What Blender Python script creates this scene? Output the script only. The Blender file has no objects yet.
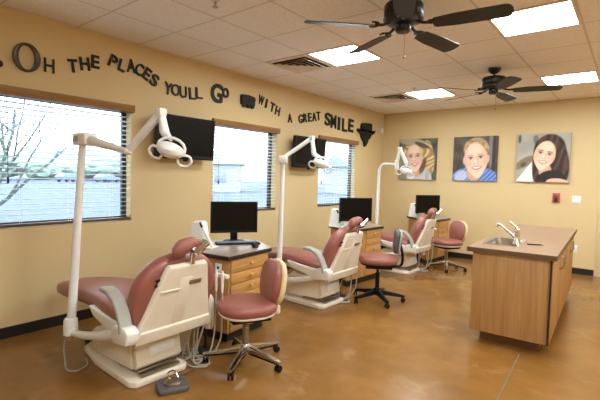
import bpy, bmesh, math, random
from mathutils import Matrix, Vector, noise
random.seed(7)
PI = math.pi
C = bpy.context.scene.collection
S = bpy.context.scene

# ------------------------------------------------------------------ camera
cam = bpy.data.cameras.new('camera')
cam.sensor_width = 36.0
cam.lens = 420.15 / 600 * 36.0
cam.clip_start = 0.05
cam.clip_end = 500
camo = bpy.data.objects.new('camera', cam)
C.objects.link(camo)
yaw, pitch, roll = 0.671016, -0.0543207, 0.0235544
f = Vector((-math.sin(yaw) * math.cos(pitch), math.cos(yaw) * math.cos(pitch), math.sin(pitch)))
r = Vector((math.cos(yaw), math.sin(yaw), 0))
u = r.cross(f)
r2 = r * math.cos(roll) + u * math.sin(roll)
u2 = -r * math.sin(roll) + u * math.cos(roll)
camo.matrix_world = Matrix(((r2.x, u2.x, -f.x, 4.0844), (r2.y, u2.y, -f.y, 0.0), (r2.z, u2.z, -f.z, 1.4152), (0, 0, 0, 1)))
S.camera = camo
# ------------------------------------------------------------------ light and exposure
SKY = 3.0            # overcast sky seen through the windows
PANEL = 17.0         # fluorescent ceiling panels
S.view_settings.view_transform = 'Standard'
S.view_settings.look = 'None'
S.view_settings.gamma = 1.0
S.view_settings.use_curve_mapping = False
S.view_settings.exposure = 1.27
world = bpy.data.worlds.new('sky')
S.world = world
world.use_nodes = True
bg = world.node_tree.nodes['Background']
bg.inputs['Color'].default_value = (0.86, 0.94, 1.0, 1)
bg.inputs['Strength'].default_value = SKY

H = 2.74             # ceiling
D = 7.847            # back wall
XR, YF = 6.6, -3.2   # right and front walls


# ------------------------------------------------------------------ materials
def lin(c):
    o = []
    for v in c:
        v /= 255.0
        o.append(v / 12.92 if v <= 0.04045 else ((v + 0.055) / 1.055) ** 2.4)
    return (*o, 1.0)


def base(name):
    m = bpy.data.materials.new(name)
    m.use_nodes = True
    nt = m.node_tree
    return m, nt, nt.nodes['Principled BSDF']


def pm(name, rgb, rough=0.5, metal=0.0, var=0.06, scale=14.0, bump=0.0, coat=0.0, spec=None):
    m, nt, b = base(name)
    tc = nt.nodes.new('ShaderNodeTexCoord')
    n = nt.nodes.new('ShaderNodeTexNoise')
    n.inputs['Scale'].default_value = scale
    n.inputs['Detail'].default_value = 4
    nt.links.new(tc.outputs['Object'], n.inputs['Vector'])
    cr = nt.nodes.new('ShaderNodeValToRGB')
    c = lin(rgb)
    cr.color_ramp.elements[0].color = (*[x * (1 - var) for x in c[:3]], 1)
    cr.color_ramp.elements[1].color = (*[min(1, x * (1 + var)) for x in c[:3]], 1)
    cr.color_ramp.elements[0].position = 0.3
    cr.color_ramp.elements[1].position = 0.7
    nt.links.new(n.outputs['Fac'], cr.inputs['Fac'])
    nt.links.new(cr.outputs['Color'], b.inputs['Base Color'])
    b.inputs['Roughness'].default_value = rough
    b.inputs['Metallic'].default_value = metal
    if spec is not None:
        b.inputs['Specular IOR Level'].default_value = spec
    if coat:
        b.inputs['Coat Weight'].default_value = coat
        b.inputs['Coat Roughness'].default_value = 0.15
    if bump:
        n2 = nt.nodes.new('ShaderNodeTexNoise')
        n2.inputs['Scale'].default_value = scale * 12
        nt.links.new(tc.outputs['Object'], n2.inputs['Vector'])
        bp = nt.nodes.new('ShaderNodeBump')
        bp.inputs['Strength'].default_value = bump
        bp.inputs['Distance'].default_value = 0.01
        nt.links.new(n2.outputs['Fac'], bp.inputs['Height'])
        nt.links.new(bp.outputs['Normal'], b.inputs['Normal'])
    return m


def wood(name, c1, c2, stretch=(18, 18, 1.2), rough=0.4, scale=2.2):
    m, nt, b = base(name)
    tc = nt.nodes.new('ShaderNodeTexCoord')
    mp = nt.nodes.new('ShaderNodeMapping')
    mp.inputs['Scale'].default_value = stretch
    nt.links.new(tc.outputs['Object'], mp.inputs['Vector'])
    n = nt.nodes.new('ShaderNodeTexNoise')
    n.inputs['Scale'].default_value = scale
    n.inputs['Detail'].default_value = 6
    n.inputs['Distortion'].default_value = 0.6
    nt.links.new(mp.outputs['Vector'], n.inputs['Vector'])
    cr = nt.nodes.new('ShaderNodeValToRGB')
    cr.color_ramp.elements[0].color = lin(c1)
    cr.color_ramp.elements[1].color = lin(c2)
    cr.color_ramp.elements[0].position = 0.32
    cr.color_ramp.elements[1].position = 0.68
    nt.links.new(n.outputs['Fac'], cr.inputs['Fac'])
    nt.links.new(cr.outputs['Color'], b.inputs['Base Color'])
    b.inputs['Roughness'].default_value = rough
    return m


def emis(name, rgb, strength):
    m, nt, b = base(name)
    b.inputs['Base Color'].default_value = (0.9, 0.9, 0.9, 1)
    b.inputs['Emission Color'].default_value = lin(rgb)
    b.inputs['Emission Strength'].default_value = strength
    return m


def floor_mat():
    m, nt, b = base('stained_concrete')
    tc = nt.nodes.new('ShaderNodeTexCoord')

    def ns(scale, detail, dist=0.0):
        n = nt.nodes.new('ShaderNodeTexNoise')
        n.inputs['Scale'].default_value = scale
        n.inputs['Detail'].default_value = detail
        n.inputs['Roughness'].default_value = 0.62
        n.inputs['Distortion'].default_value = dist
        nt.links.new(tc.outputs['Object'], n.inputs['Vector'])
        return n
    a = ns(1.3, 12, 0.1)
    cr = nt.nodes.new('ShaderNodeValToRGB')
    e = cr.color_ramp.elements
    e[0].position, e[0].color = 0.22, lin((120, 81, 38))
    e[1].position, e[1].color = 0.78, lin((164, 119, 64))
    k = e.new(0.5)
    k.color = lin((143, 100, 48))
    nt.links.new(a.outputs['Fac'], cr.inputs['Fac'])
    b2 = ns(6.0, 12, 0.0)
    cr2 = nt.nodes.new('ShaderNodeValToRGB')
    cr2.color_ramp.elements[0].position, cr2.color_ramp.elements[0].color = 0.25, lin((214, 206, 196))
    cr2.color_ramp.elements[1].position, cr2.color_ramp.elements[1].color = 0.72, (1, 1, 1, 1)
    nt.links.new(b2.outputs['Fac'], cr2.inputs['Fac'])
    mx = nt.nodes.new('ShaderNodeMixRGB')
    mx.blend_type = 'MULTIPLY'
    mx.inputs['Fac'].default_value = 0.5
    nt.links.new(cr.outputs['Color'], mx.inputs['Color1'])
    nt.links.new(cr2.outputs['Color'], mx.inputs['Color2'])
    # pale scuffs
    c3 = ns(2.4, 14, 0.4)
    cr3 = nt.nodes.new('ShaderNodeValToRGB')
    cr3.color_ramp.elements[0].position, cr3.color_ramp.elements[0].color = 0.58, (0, 0, 0, 1)
    cr3.color_ramp.elements[1].position, cr3.color_ramp.elements[1].color = 0.80, (0.55, 0.55, 0.55, 1)
    nt.links.new(c3.outputs['Fac'], cr3.inputs['Fac'])
    mx2 = nt.nodes.new('ShaderNodeMixRGB')
    nt.links.new(cr3.outputs['Color'], mx2.inputs['Fac'])
    nt.links.new(mx.outputs['Color'], mx2.inputs['Color1'])
    mx2.inputs['Color2'].default_value = lin((190, 158, 112))
    nt.links.new(mx2.outputs['Color'], b.inputs['Base Color'])
    rr = nt.nodes.new('ShaderNodeMapRange')
    rr.inputs['To Min'].default_value = 0.13
    rr.inputs['To Max'].default_value = 0.30
    nt.links.new(b2.outputs['Fac'], rr.inputs['Value'])
    nt.links.new(rr.outputs['Result'], b.inputs['Roughness'])
    return m


def ceiling_mat():
    m, nt, b = base('ceiling_tile')
    tc = nt.nodes.new('ShaderNodeTexCoord')
    sp = nt.nodes.new('ShaderNodeSeparateXYZ')
    nt.links.new(tc.outputs['Object'], sp.inputs['Vector'])

    def mth(op, a, bb=None, c=None):
        n = nt.nodes.new('ShaderNodeMath')
        n.operation = op
        for i, v in enumerate((a, bb, c)):
            if v is None:
                continue
            if isinstance(v, (int, float)):
                n.inputs[i].default_value = v
            else:
                nt.links.new(v, n.inputs[i])
        return n.outputs[0]
    ls = []
    for ax, off in (('X', 0.645), ('Y', 1.785)):
        v = mth('SUBTRACT', sp.outputs[ax], off)
        v = mth('DIVIDE', v, 0.607)
        v = mth('FRACT', mth('ADD', v, 20.5))
        v = mth('ABSOLUTE', mth('SUBTRACT', v, 0.5))
        ls.append(mth('LESS_THAN', v, 0.016))
    line = mth('MAXIMUM', ls[0], ls[1])
    n = nt.nodes.new('ShaderNodeTexNoise')
    n.inputs['Scale'].default_value = 90
    nt.links.new(tc.outputs['Object'], n.inputs['Vector'])
    cr = nt.nodes.new('ShaderNodeValToRGB')
    cr.color_ramp.elements[0].position, cr.color_ramp.elements[0].color = 0.35, lin((240, 234, 226))
    cr.color_ramp.elements[1].position, cr.color_ramp.elements[1].color = 0.6, lin((252, 247, 240))
    nt.links.new(n.outputs['Fac'], cr.inputs['Fac'])
    mx = nt.nodes.new('ShaderNodeMixRGB')
    nt.links.new(line, mx.inputs['Fac'])
    nt.links.new(cr.outputs['Color'], mx.inputs['Color1'])
    mx.inputs['Color2'].default_value = lin((222, 212, 198))
    nt.links.new(mx.outputs['Color'], b.inputs['Base Color'])
    b.inputs['Roughness'].default_value = 0.9
    b.inputs['Specular IOR Level'].default_value = 0.1
    return m


def glass_mat():
    m = bpy.data.materials.new('window_glass')
    m.use_nodes = True
    nt = m.node_tree
    nt.nodes.clear()
    o = nt.nodes.new('ShaderNodeOutputMaterial')
    t = nt.nodes.new('ShaderNodeBsdfTransparent')
    t.inputs['Color'].default_value = (0.95, 0.98, 0.98, 1)
    g = nt.nodes.new('ShaderNodeBsdfGlossy')
    g.inputs['Roughness'].default_value = 0.02
    mx = nt.nodes.new('ShaderNodeMixShader')
    mx.inputs['Fac'].default_value = 0.05
    nt.links.new(t.outputs[0], mx.inputs[1])
    nt.links.new(g.outputs[0], mx.inputs[2])
    nt.links.new(mx.outputs[0], o.inputs['Surface'])
    return m


def slat_mat():
    m = bpy.data.materials.new('white_slat')
    m.use_nodes = True
    nt = m.node_tree
    b = nt.nodes['Principled BSDF']
    b.inputs['Base Color'].default_value = (0.82, 0.85, 0.89, 1)
    b.inputs['Roughness'].default_value = 0.5
    t = nt.nodes.new('ShaderNodeBsdfTranslucent')
    t.inputs['Color'].default_value = (0.85, 0.88, 0.92, 1)
    mx = nt.nodes.new('ShaderNodeMixShader')
    mx.inputs['Fac'].default_value = 0.5
    nt.links.new(b.outputs[0], mx.inputs[1])
    nt.links.new(t.outputs[0], mx.inputs[2])
    nt.links.new(mx.outputs[0], nt.nodes['Material Output'].inputs['Surface'])
    return m


def print_mat():
    m, nt, b = base('photo_print')
    a = nt.nodes.new('ShaderNodeVertexColor')
    a.layer_name = 'ink'
    nt.links.new(a.outputs['Color'], b.inputs['Base Color'])
    b.inputs['Roughness'].default_value = 0.55
    return m


M = dict(
    wall=pm('tan_wall_paint', (218, 194, 146), 0.6, var=0.025, scale=2.0, bump=0.05),
    floor=floor_mat(), ceil=ceiling_mat(), glass=glass_mat(), ink=print_mat(),
    rubber=pm('black_rubber_base', (26, 25, 26), 0.5),
    trimpaint=pm('tan_trim_paint', (220, 198, 154), 0.5, var=0.02),
    valance=wood('valance_wood', (134, 98, 56), (168, 128, 78), (4, 1.0, 22)),
    darkframe=pm('bronze_window_frame', (44, 40, 40), 0.45),
    slat=slat_mat(),
    railbrown=pm('dark_brown_rail', (78, 56, 46), 0.45),
    cord=pm('white_cord', (225, 225, 222), 0.7),
    pink=pm('dusty_rose_vinyl', (154, 94, 84), 0.36, var=0.05, scale=5, bump=0.02),
    cream=pm('cream_plastic', (234, 224, 208), 0.38, var=0.02),
    shell=pm('yellowed_cream_shell', (226, 206, 160), 0.4, var=0.02),
    white=pm('white_enamel', (240, 241, 240), 0.3, var=0.02),
    armgrey=pm('grey_armrest_pad', (168, 168, 160), 0.5),
    greyfab=pm('dark_grey_shell', (88, 84, 84), 0.5),
    black=pm('black_plastic', (12, 11, 12), 0.45, spec=0.3),
    blacksoft=pm('black_matte', (30, 29, 30), 0.65),
    screen=pm('dark_screen', (6, 6, 7), 0.3, var=0.02, spec=0.22),
    chrome=pm('chrome', (212, 208, 200), 0.18, metal=1.0, var=0.02),
    steel=pm('brushed_steel', (206, 206, 204), 0.18, metal=1.0, var=0.05, scale=40),
    nickel=pm('dull_metal', (170, 162, 148), 0.35, metal=1.0),
    oak=wood('desk_oak', (182, 130, 72), (204, 156, 94)),
    oakfront=wood('drawer_oak', (188, 136, 76), (210, 164, 100), (1.4, 1.4, 20)),
    knob=wood('wooden_knob', (206, 150, 84), (226, 178, 112)),
    laminate=pm('grey_brown_laminate', (166, 146, 132), 0.28, var=0.12, scale=60),
    edge=pm('dark_edge_band', (40, 34, 34), 0.4),
    island=wood('island_laminate', (168, 123, 74), (190, 147, 94), (16, 16, 0.9), 0.42),
    islandtop=pm('island_worktop_laminate', (152, 122, 96), 0.33, var=0.08, scale=30),
    islandedge=pm('island_edge_band', (104, 80, 60), 0.4),
    islandkick=pm('island_kick_board', (120, 84, 52), 0.5),
    fan=pm('black_fan_enamel', (14, 13, 13), 0.35),
    blade=wood('black_fan_blade', (20, 18, 15), (32, 29, 25), (3, 3, 3), 0.5),
    letter=pm('black_painted_letter', (13, 12, 13), 0.6),
    pewter=pm('pewter_letter', (104, 104, 104), 0.4, metal=0.5, var=0.25, scale=16),
    diffuser=emis('light_diffuser', (238, 247, 248), PANEL),
    tbar=pm('white_fixture_frame', (226, 210, 190), 0.5),
    vent=pm('beige_vent_metal', (226, 208, 184), 0.5),
    ventdark=pm('vent_gap', (22, 19, 17), 0.8),
    red=pm('fire_alarm_red', (206, 74, 76), 0.4),
    green=pm('green_sticker', (60, 200, 60), 0.5),
    hose=pm('grey_hose', (176, 170, 160), 0.5),
    keybd=pm('slate_grey_keys', (116, 130, 146), 0.5),
    canvas=pm('canvas_side', (96, 84, 70), 0.8),
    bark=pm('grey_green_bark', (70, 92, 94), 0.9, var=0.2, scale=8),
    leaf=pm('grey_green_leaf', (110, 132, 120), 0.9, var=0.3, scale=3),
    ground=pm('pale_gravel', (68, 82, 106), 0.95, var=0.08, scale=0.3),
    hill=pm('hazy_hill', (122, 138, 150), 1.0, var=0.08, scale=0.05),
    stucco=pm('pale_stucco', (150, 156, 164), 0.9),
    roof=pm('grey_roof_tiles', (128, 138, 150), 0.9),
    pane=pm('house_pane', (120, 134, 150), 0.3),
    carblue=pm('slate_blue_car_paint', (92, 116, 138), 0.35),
    joint=pm('grey_joint_filler', (108, 98, 82), 0.7),
)


# ------------------------------------------------------------------ mesh builder
def T(x, y, z):
    return Matrix.Translation((x, y, z))


def RZ(a):
    return Matrix.Rotation(a, 4, 'Z')


def RX(a):
    return Matrix.Rotation(a, 4, 'X')


def RY(a):
    return Matrix.Rotation(a, 4, 'Y')


def frame(o, x, y):
    x = Vector(x).normalized()
    y = Vector(y)
    y = (y - x * y.dot(x)).normalized()
    z = x.cross(y)
    return Matrix(((x.x, y.x, z.x, o[0]), (x.y, y.y, z.y, o[1]), (x.z, y.z, z.z, o[2]), (0, 0, 0, 1)))


class MB:
    def __init__(s):
        s.bm = bmesh.new()

    def merge(s, b, X=None):
        if X is not None:
            b.transform(X)
        me = bpy.data.meshes.new('tmp')
        b.to_mesh(me)
        b.free()
        s.bm.from_mesh(me)
        bpy.data.meshes.remove(me)
        return s

    def box(s, c, d, bev=0.0, X=None, seg=2):
        b = bmesh.new()
        bmesh.ops.create_cube(b, size=1.0)
        b.transform(Matrix.Diagonal((*d, 1)))
        if bev:
            bmesh.ops.bevel(b, geom=b.edges[:], offset=min(bev, min(d) * 0.49), segments=seg, affect='EDGES', profile=0.5)
        m = T(*c)
        return s.merge(b, (X @ m) if X is not None else m)

    def prism(s, poly, z0, z1, X=None, bev=0.0):
        b = bmesh.new()
        lo = [b.verts.new((p[0], p[1], z0)) for p in poly]
        hi = [b.verts.new((p[0], p[1], z1)) for p in poly]
        b.faces.new(lo[::-1])
        b.faces.new(hi)
        n = len(poly)
        for i in range(n):
            b.faces.new((lo[i], lo[(i + 1) % n], hi[(i + 1) % n], hi[i]))
        bmesh.ops.recalc_face_normals(b, faces=b.faces[:])
        if bev:
            bmesh.ops.bevel(b, geom=b.edges[:], offset=bev, segments=2, affect='EDGES', profile=0.5)
        return s.merge(b, X)

    def loft(s, rings, X=None, cap=True, closed=True):
        b = bmesh.new()
        R = [[b.verts.new(p) for p in ring] for ring in rings]
        n = len(R[0])
        for a, c in zip(R, R[1:]):
            for i in range(n if closed else n - 1):
                j = (i + 1) % n
                b.faces.new((a[i], a[j], c[j], c[i]))
        if cap:
            b.faces.new(R[0][::-1])
            b.faces.new(R[-1])
        bmesh.ops.recalc_face_normals(b, faces=b.faces[:])
        return s.merge(b, X)

    def tube(s, pts, rad, seg=10, X=None, curve=0):
        P = [Vector(p) for p in pts]
        if curve:
            Q = []
            n = len(P)
            for i in range(n - 1):
                p0, p1, p2, p3 = P[max(i - 1, 0)], P[i], P[i + 1], P[min(i + 2, n - 1)]
                for k in range(curve):
                    t = k / curve
                    Q.append(0.5 * ((2 * p1) + (p2 - p0) * t + (2 * p0 - 5 * p1 + 4 * p2 - p3) * t * t + (3 * p1 - p0 - 3 * p2 + p3) * t ** 3))
            Q.append(P[-1])
            if not isinstance(rad, (int, float)):
                rr = []
                for i in range(n - 1):
                    for k in range(curve):
                        rr.append(rad[i] + (rad[i + 1] - rad[i]) * k / curve)
                rad = rr + [rad[-1]]
            P = Q
        if isinstance(rad, (int, float)):
            rad = [rad] * len(P)
        t0 = (P[1] - P[0]).normalized()
        a = Vector((0, 0, 1)) if abs(t0.z) < 0.9 else Vector((1, 0, 0))
        nrm = t0.cross(a).normalized()
        rings = []
        for i, p in enumerate(P):
            t = (P[min(i + 1, len(P) - 1)] - P[max(i - 1, 0)]).normalized()
            nrm = (nrm - t * nrm.dot(t)).normalized()
            bn = t.cross(nrm)
            rings.append([p + (nrm * math.cos(2 * PI * k / seg) + bn * math.sin(2 * PI * k / seg)) * rad[i] for k in range(seg)])
        return s.loft(rings, X)

    def lathe(s, prof, X=None, seg=24):
        rings = [[(max(rr, 1e-4) * math.cos(2 * PI * k / seg), max(rr, 1e-4) * math.sin(2 * PI * k / seg), z) for k in range(seg)] for rr, z in prof]
        return s.loft(rings, X)

    def pad(s, outline, thick, rnd, X=None, crown=0.0):
        """cushion: outline in local xy, depth along local z, all edges rounded"""
        n = len(outline)
        P = [Vector((p[0], p[1])) for p in outline]
        area = sum(P[i].x * P[(i + 1) % n].y - P[(i + 1) % n].x * P[i].y for i in range(n))
        if area < 0:
            P.reverse()
        N = []
        for i in range(n):
            t = (P[(i + 1) % n] - P[i - 1]).normalized()
            N.append(Vector((-t.y, t.x)))
        cen = sum(P, Vector((0, 0))) / n
        rings = []
        K = 5
        for k in range(K + 1):
            a = PI / 2 * k / K
            rings.append(((1 - math.sin(a)) * rnd, (1 - math.cos(a)) * rnd))
        for k in range(K + 1):
            a = PI / 2 * k / K
            rings.append(((1 - math.cos(a)) * rnd, thick - rnd + math.sin(a) * rnd))
        RR = [[(P[i].x + N[i].x * ins, P[i].y + N[i].y * ins, z) for i in range(n)] for ins, z in rings]
        last = [Vector((q[0], q[1])) for q in RR[-1]]
        for sc, h in ((0.75, 0.45), (0.45, 0.8), (0.15, 1.0)):
            RR.append([(cen.x + (q.x - cen.x) * sc, cen.y + (q.y - cen.y) * sc, thick + crown * h) for q in last])
        return s.loft(RR, X)

    def ball(s, c, d, X=None, seg=16):
        b = bmesh.new()
        bmesh.ops.create_uvsphere(b, u_segments=seg, v_segments=seg // 2 + 2, radius=0.5)
        b.transform(T(*c) @ Matrix.Diagonal((*d, 1)))
        return s.merge(b, X)

    def build(s, name, mat, parent=None, angle=38, loc=None):
        bm = s.bm
        for fc in bm.faces:
            fc.smooth = True
        ca = math.radians(angle)
        for e in bm.edges:
            if len(e.link_faces) == 2:
                e.smooth = e.calc_face_angle(0) < ca
            else:
                e.smooth = False
        me = bpy.data.meshes.new(name)
        bm.to_mesh(me)
        bm.free()
        me.materials.append(mat)
        o = bpy.data.objects.new(name, me)
        C.objects.link(o)
        if parent is not None:
            o.parent = parent
        if loc is not None:
            o.location = loc
        return o


def rrect(w, h, rad, n=5, cx=0, cy=0):
    out = []
    for sx, sy, a0 in ((1, 1, 0), (-1, 1, PI / 2), (-1, -1, PI), (1, -1, 1.5 * PI)):
        for k in range(n + 1):
            a = a0 + PI / 2 * k / n
            out.append((cx + sx * (w / 2 - rad) + rad * math.cos(a), cy + sy * (h / 2 - rad) + rad * math.sin(a)))
    return out


def thing(name, label, cat, loc=(0, 0, 0), rz=0.0, group=None):
    o = bpy.data.objects.new(name, None)
    o.empty_display_size = 0.1
    C.objects.link(o)
    o.location = loc
    o.rotation_euler = (0, 0, rz)
    return tag(o, label, cat, group)


def tag(o, label, cat, group=None):
    o['label'] = label
    o['category'] = cat
    if group:
        o['group'] = group
    return o


def struct(o):
    o['kind'] = 'structure'
    return o


def kids(o):
    return [x for x in bpy.data.objects if x.parent == o]


def copy_tree(o, parent=None):
    c = o.copy()
    C.objects.link(c)
    if parent is not None:
        c.parent = parent
        c.matrix_parent_inverse = o.matrix_parent_inverse.copy()
    for k in kids(o):
        copy_tree(k, c)
    return c


def dup(o, loc, rz, label, group=None):
    c = copy_tree(o)
    c.location = loc
    c.rotation_euler = (0, 0, rz)
    c['label'] = label
    if group:
        c['group'] = group
    return c


# ------------------------------------------------------------------ the room
b = MB()
b.box(((XR) / 2, (YF + D) / 2, -0.1), (XR + 0.4, D - YF + 0.4, 0.2))
struct(b.build('floor', M['floor']))
b = MB()
b.box(((XR) / 2, (YF + D) / 2, H + 0.1), (XR + 0.4, D - YF + 0.4, 0.2))
struct(b.build('ceiling', M['ceil']))

WT = 0.15
WIN = [(1.13, 2.325), (3.40, 4.58), (5.61, 6.80)]
WZ0, WZ1 = 0.925, 2.08
b = MB()
edges = [YF - 0.2] + [v for w in WIN for v in w] + [D + 0.2]
for i in range(0, len(edges), 2):
    b.box((-WT / 2, (edges[i] + edges[i + 1]) / 2, H / 2), (WT, edges[i + 1] - edges[i], H))
for a, c in WIN:
    b.box((-WT / 2, (a + c) / 2, WZ0 / 2), (WT, c - a, WZ0))
    b.box((-WT / 2, (a + c) / 2, (WZ1 + H) / 2), (WT, c - a, H - WZ1))
struct(b.build('wall_left', M['wall']))
DX0, DX1, DZ = 3.745, 4.66, 2.08
b = MB()
b.box((DX0 / 2, D + 0.075, H / 2), (DX0, 0.15, H))
b.box(((DX1 + XR + 0.2) / 2, D + 0.075, H / 2), (XR + 0.2 - DX1, 0.15, H))
b.box(((DX0 + DX1) / 2, D + 0.075, (DZ + H) / 2), (DX1 - DX0, 0.15, H - DZ))
struct(b.build('wall_back', M['wall']))
b = MB()
b.box((XR + 0.1, (YF + D) / 2, H / 2), (0.2, D - YF, H))
struct(b.build('wall_right', M['wall']))
b = MB()
b.box((XR / 2, YF - 0.1, H / 2), (XR, 0.2, H))
struct(b.build('wall_front', M['wall']))
b = MB()
b.box((0.005, (YF + D) / 2, 0.047), (0.01, D - YF, 0.094))
struct(b.build('baseboard_left', M['rubber']))
b = MB()
b.box((0.01 + (DX0 - 0.085) / 2, D - 0.005, 0.047), (DX0 - 0.085 - 0.02, 0.01, 0.094))
struct(b.build('baseboard_back', M['rubber']))
# door casing at the right end of the back wall
door = struct(thing('door_1', 'x', 'door'))
del door['label'], door['category']
door.location = (0, D, 0)
b = MB()
b.box((DX0 - 0.035, -0.01, DZ / 2), (0.08, 0.02, DZ), 0.004)
b.box((DX1 + 0.035, -0.01, DZ / 2), (0.08, 0.02, DZ), 0.004)
b.box(((DX0 + DX1) / 2, -0.01, DZ + 0.04), (DX1 - DX0 + 0.15, 0.02, 0.08), 0.004)
b.build('casing', M['trimpaint'], door)
b = MB()
b.box(((DX0 + DX1) / 2, 0.06, DZ / 2), (DX1 - DX0 - 0.01, 0.045, DZ - 0.01), 0.002)
b.build('door_panel', M['oak'], door)
b = MB()
b.tube([(DX1 - 0.08, 0.04, 1.0), (DX1 - 0.08, -0.02, 1.0), (DX1 - 0.2, -0.02, 1.0)], 0.009)
b.build('handle', M['nickel'], door)
# saw-cut joint in the concrete
b = MB()
b.box((0, 0, 0.0005), (0.009, 3.1, 0.001))
j = struct(b.build('trim_1', M['joint']))
j.location = (3.49, 2.25, 0)
j.rotation_euler = (0, 0, math.radians(2.8))

# windows, blinds
GLX = -0.125
for i, (a, c) in enumerate(WIN):
    w = struct(thing('window_%d' % (i + 1), 'x', 'window'))
    del w['label'], w['category']
    w.location = (GLX, (a + c) / 2, 0)
    hw = (c - a) / 2
    b = MB()
    for y in (-hw + 0.022, hw - 0.022):
        b.box((0, y, (WZ0 + WZ1) / 2), (0.045, 0.044, WZ1 - WZ0), 0.003)
    for z in (WZ0 + 0.022, WZ1 - 0.022):
        b.box((0, 0, z), (0.045, 2 * hw - 0.088, 0.044), 0.003)
    b.build('window_frame', M['darkframe'], w)
    b = MB()
    b.box((0, 0, (WZ0 + WZ1) / 2), (0.005, 2 * hw - 0.08, WZ1 - WZ0 - 0.08))
    b.build('window_pane', M['glass'], w)

BL = ['white slatted blind with wooden valance on the large window with the bare tree outside',
      'white slatted blind with wooden valance on the middle window between the two televisions',
      'white slatted blind with wooden valance on the window nearest the corner']


def make_blind():
    t = thing('window_blind', BL[0], 'blind', (0, (WIN[0][0] + WIN[0][1]) / 2, 0), 0, 'blinds on the left wall')
    w = 1.175
    b = MB()
    z = WZ0 + 0.06
    while z < WZ1 - 0.05:
        X = T(-0.038, 0, z) @ RY(math.radians(-7))
        b.box((0, 0, 0), (0.048, w, 0.0028), X=X)
        z += 0.0455
    b.build('slats', M['slat'], t)
    b = MB()
    b.box((-0.038, 0, WZ0 + 0.02), (0.05, w, 0.026), 0.004)
    b.build('bottom_rail', M['railbrown'], t)
    b = MB()
    b.prism([(-0.07, 2.035), (0.028, 2.035), (0.034, 2.045), (0.034, 2.082), (0.04, 2.09), (0.04, 2.108), (0.0, 2.108), (0.0, 2.075), (-0.07, 2.075)],
            -w / 2 - 0.03, w / 2 + 0.03, X=Matrix(((1, 0, 0, 0), (0, 0, -1, 0), (0, 1, 0, 0), (0, 0, 0, 1))))
    b.build('valance', M['valance'], t)
    b = MB()
    for y in (-0.4, 0.0, 0.4):
        for x in (-0.062, -0.014):
            b.tube([(x, y, WZ0 + 0.03), (x, y, 2.03)], 0.001, 5)
    b.build('ladder_cord', M['cord'], t)
    b = MB()
    b.tube([(0.0, -0.5, 1.35), (0.0, -0.5, 2.03)], 0.0025, 6)
    b.lathe([(0.002, 0.05), (0.008, 0.04), (0.009, 0.0), (0.004, -0.005)], T(0.0, -0.5, 1.31))
    b.build('tilt_cord', M['black'], t)
    return t


bl = make_blind()
for i in (1, 2):
    dup(bl, (0, (WIN[i][0] + WIN[i][1]) / 2, 0), 0, BL[i])

# ------------------------------------------------------------------ ceiling fixtures
G = 0.607
LX = [0.645 + G, 0.645 + 4 * G]
LY = [1.785 + 3 * G, 1.785 + 7 * G]


def make_light():
    t = thing('ceiling_light', 'x', 'light', (0, 0, H), 0, 'fluorescent ceiling panels')
    b = MB()
    h = G / 2
    for sx in (-1, 1):
        b.box((sx * (h - 0.014), 0, -0.004), (0.028, G, 0.008), 0.002)
        b.box((0, sx * (h - 0.014), -0.004), (G - 0.056, 0.028, 0.008), 0.002)
    b.build('frame', M['tbar'], t)
    b = MB()
    b.box((0, 0, -0.003), (G - 0.056, G - 0.056, 0.006))
    b.build('diffuser', M['diffuser'], t)
    return t


LL = {(0, 0): 'square lit ceiling panel behind a blade of the nearer fan',
      (1, 0): 'square lit ceiling panel at the upper right, nearest the camera',
      (0, 1): 'square lit ceiling panel beyond the farther fan, left of it near the corner',
      (1, 1): 'square lit ceiling panel beyond and right of the farther fan'}
lt = None
for i in (0, 1):
    for j in (0, 1):
        p = (LX[i] + G / 2, LY[j] + G / 2, H)
        if lt is None:
            lt = make_light()
            lt.location = p
            lt['label'] = LL[(0, 0)]
        else:
            dup(lt, p, 0, LL[(i, j)])
# the same panels continue on their grid over the rest of the room
for x in (LX[1], LX[1] + 3 * G):
    for y in (LY[0] - 4 * G, LY[0] - 8 * G):
        dup(lt, (x + G / 2, y + G / 2, H), 0, 'square lit ceiling panel over the part of the room nearer than the photo shows', 'ceiling panels nearer than the view')
for y in LY:
    dup(lt, (LX[1] + 3 * G + G / 2, y + G / 2, H), 0, 'square lit ceiling panel over the part of the room right of the view', 'ceiling panels right of the view')


def make_vent():
    t = thing('ceiling_vent', 'square ceiling air vent beside the panel behind the nearer fan', 'vent', (0.645 + G / 2, LY[0] + G / 2, H), 0, 'ceiling vents')
    b = MB()
    b.box((0, 0, -0.002), (G - 0.02, G - 0.02, 0.004))
    b.build('backing', M['ventdark'], t)
    b = MB()
    h = G / 2 - 0.004
    for a in range(4):
        X = RZ(a * PI / 2)
        b.loft([[(-h, -h, -0.004), (h, -h, -0.004), (h - 0.05, -h + 0.05, -0.007), (-h + 0.05, -h + 0.05, -0.007)],
                [(-h, -h, -0.008), (h, -h, -0.008), (h - 0.05, -h + 0.05, -0.011), (-h + 0.05, -h + 0.05, -0.011)]], X)
        for q in (0.225, 0.165, 0.105, 0.045):
            w_ = 0.036
            b.loft([[(-q, -q, -0.026), (q, -q, -0.026), (q - w_, -q + w_, -0.006), (-q + w_, -q + w_, -0.006)],
                    [(-q, -q, -0.029), (q, -q, -0.029), (q - w_, -q + w_, -0.009), (-q + w_, -q + w_, -0.009)]], X)
    b.build('louvers', M['vent'], t)
    return t


v = make_vent()
dup(v, (0.645 + G / 2, LY[1] + G / 2, H), 0, 'square ceiling air vent near the corner, beyond the farther fan')


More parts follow.
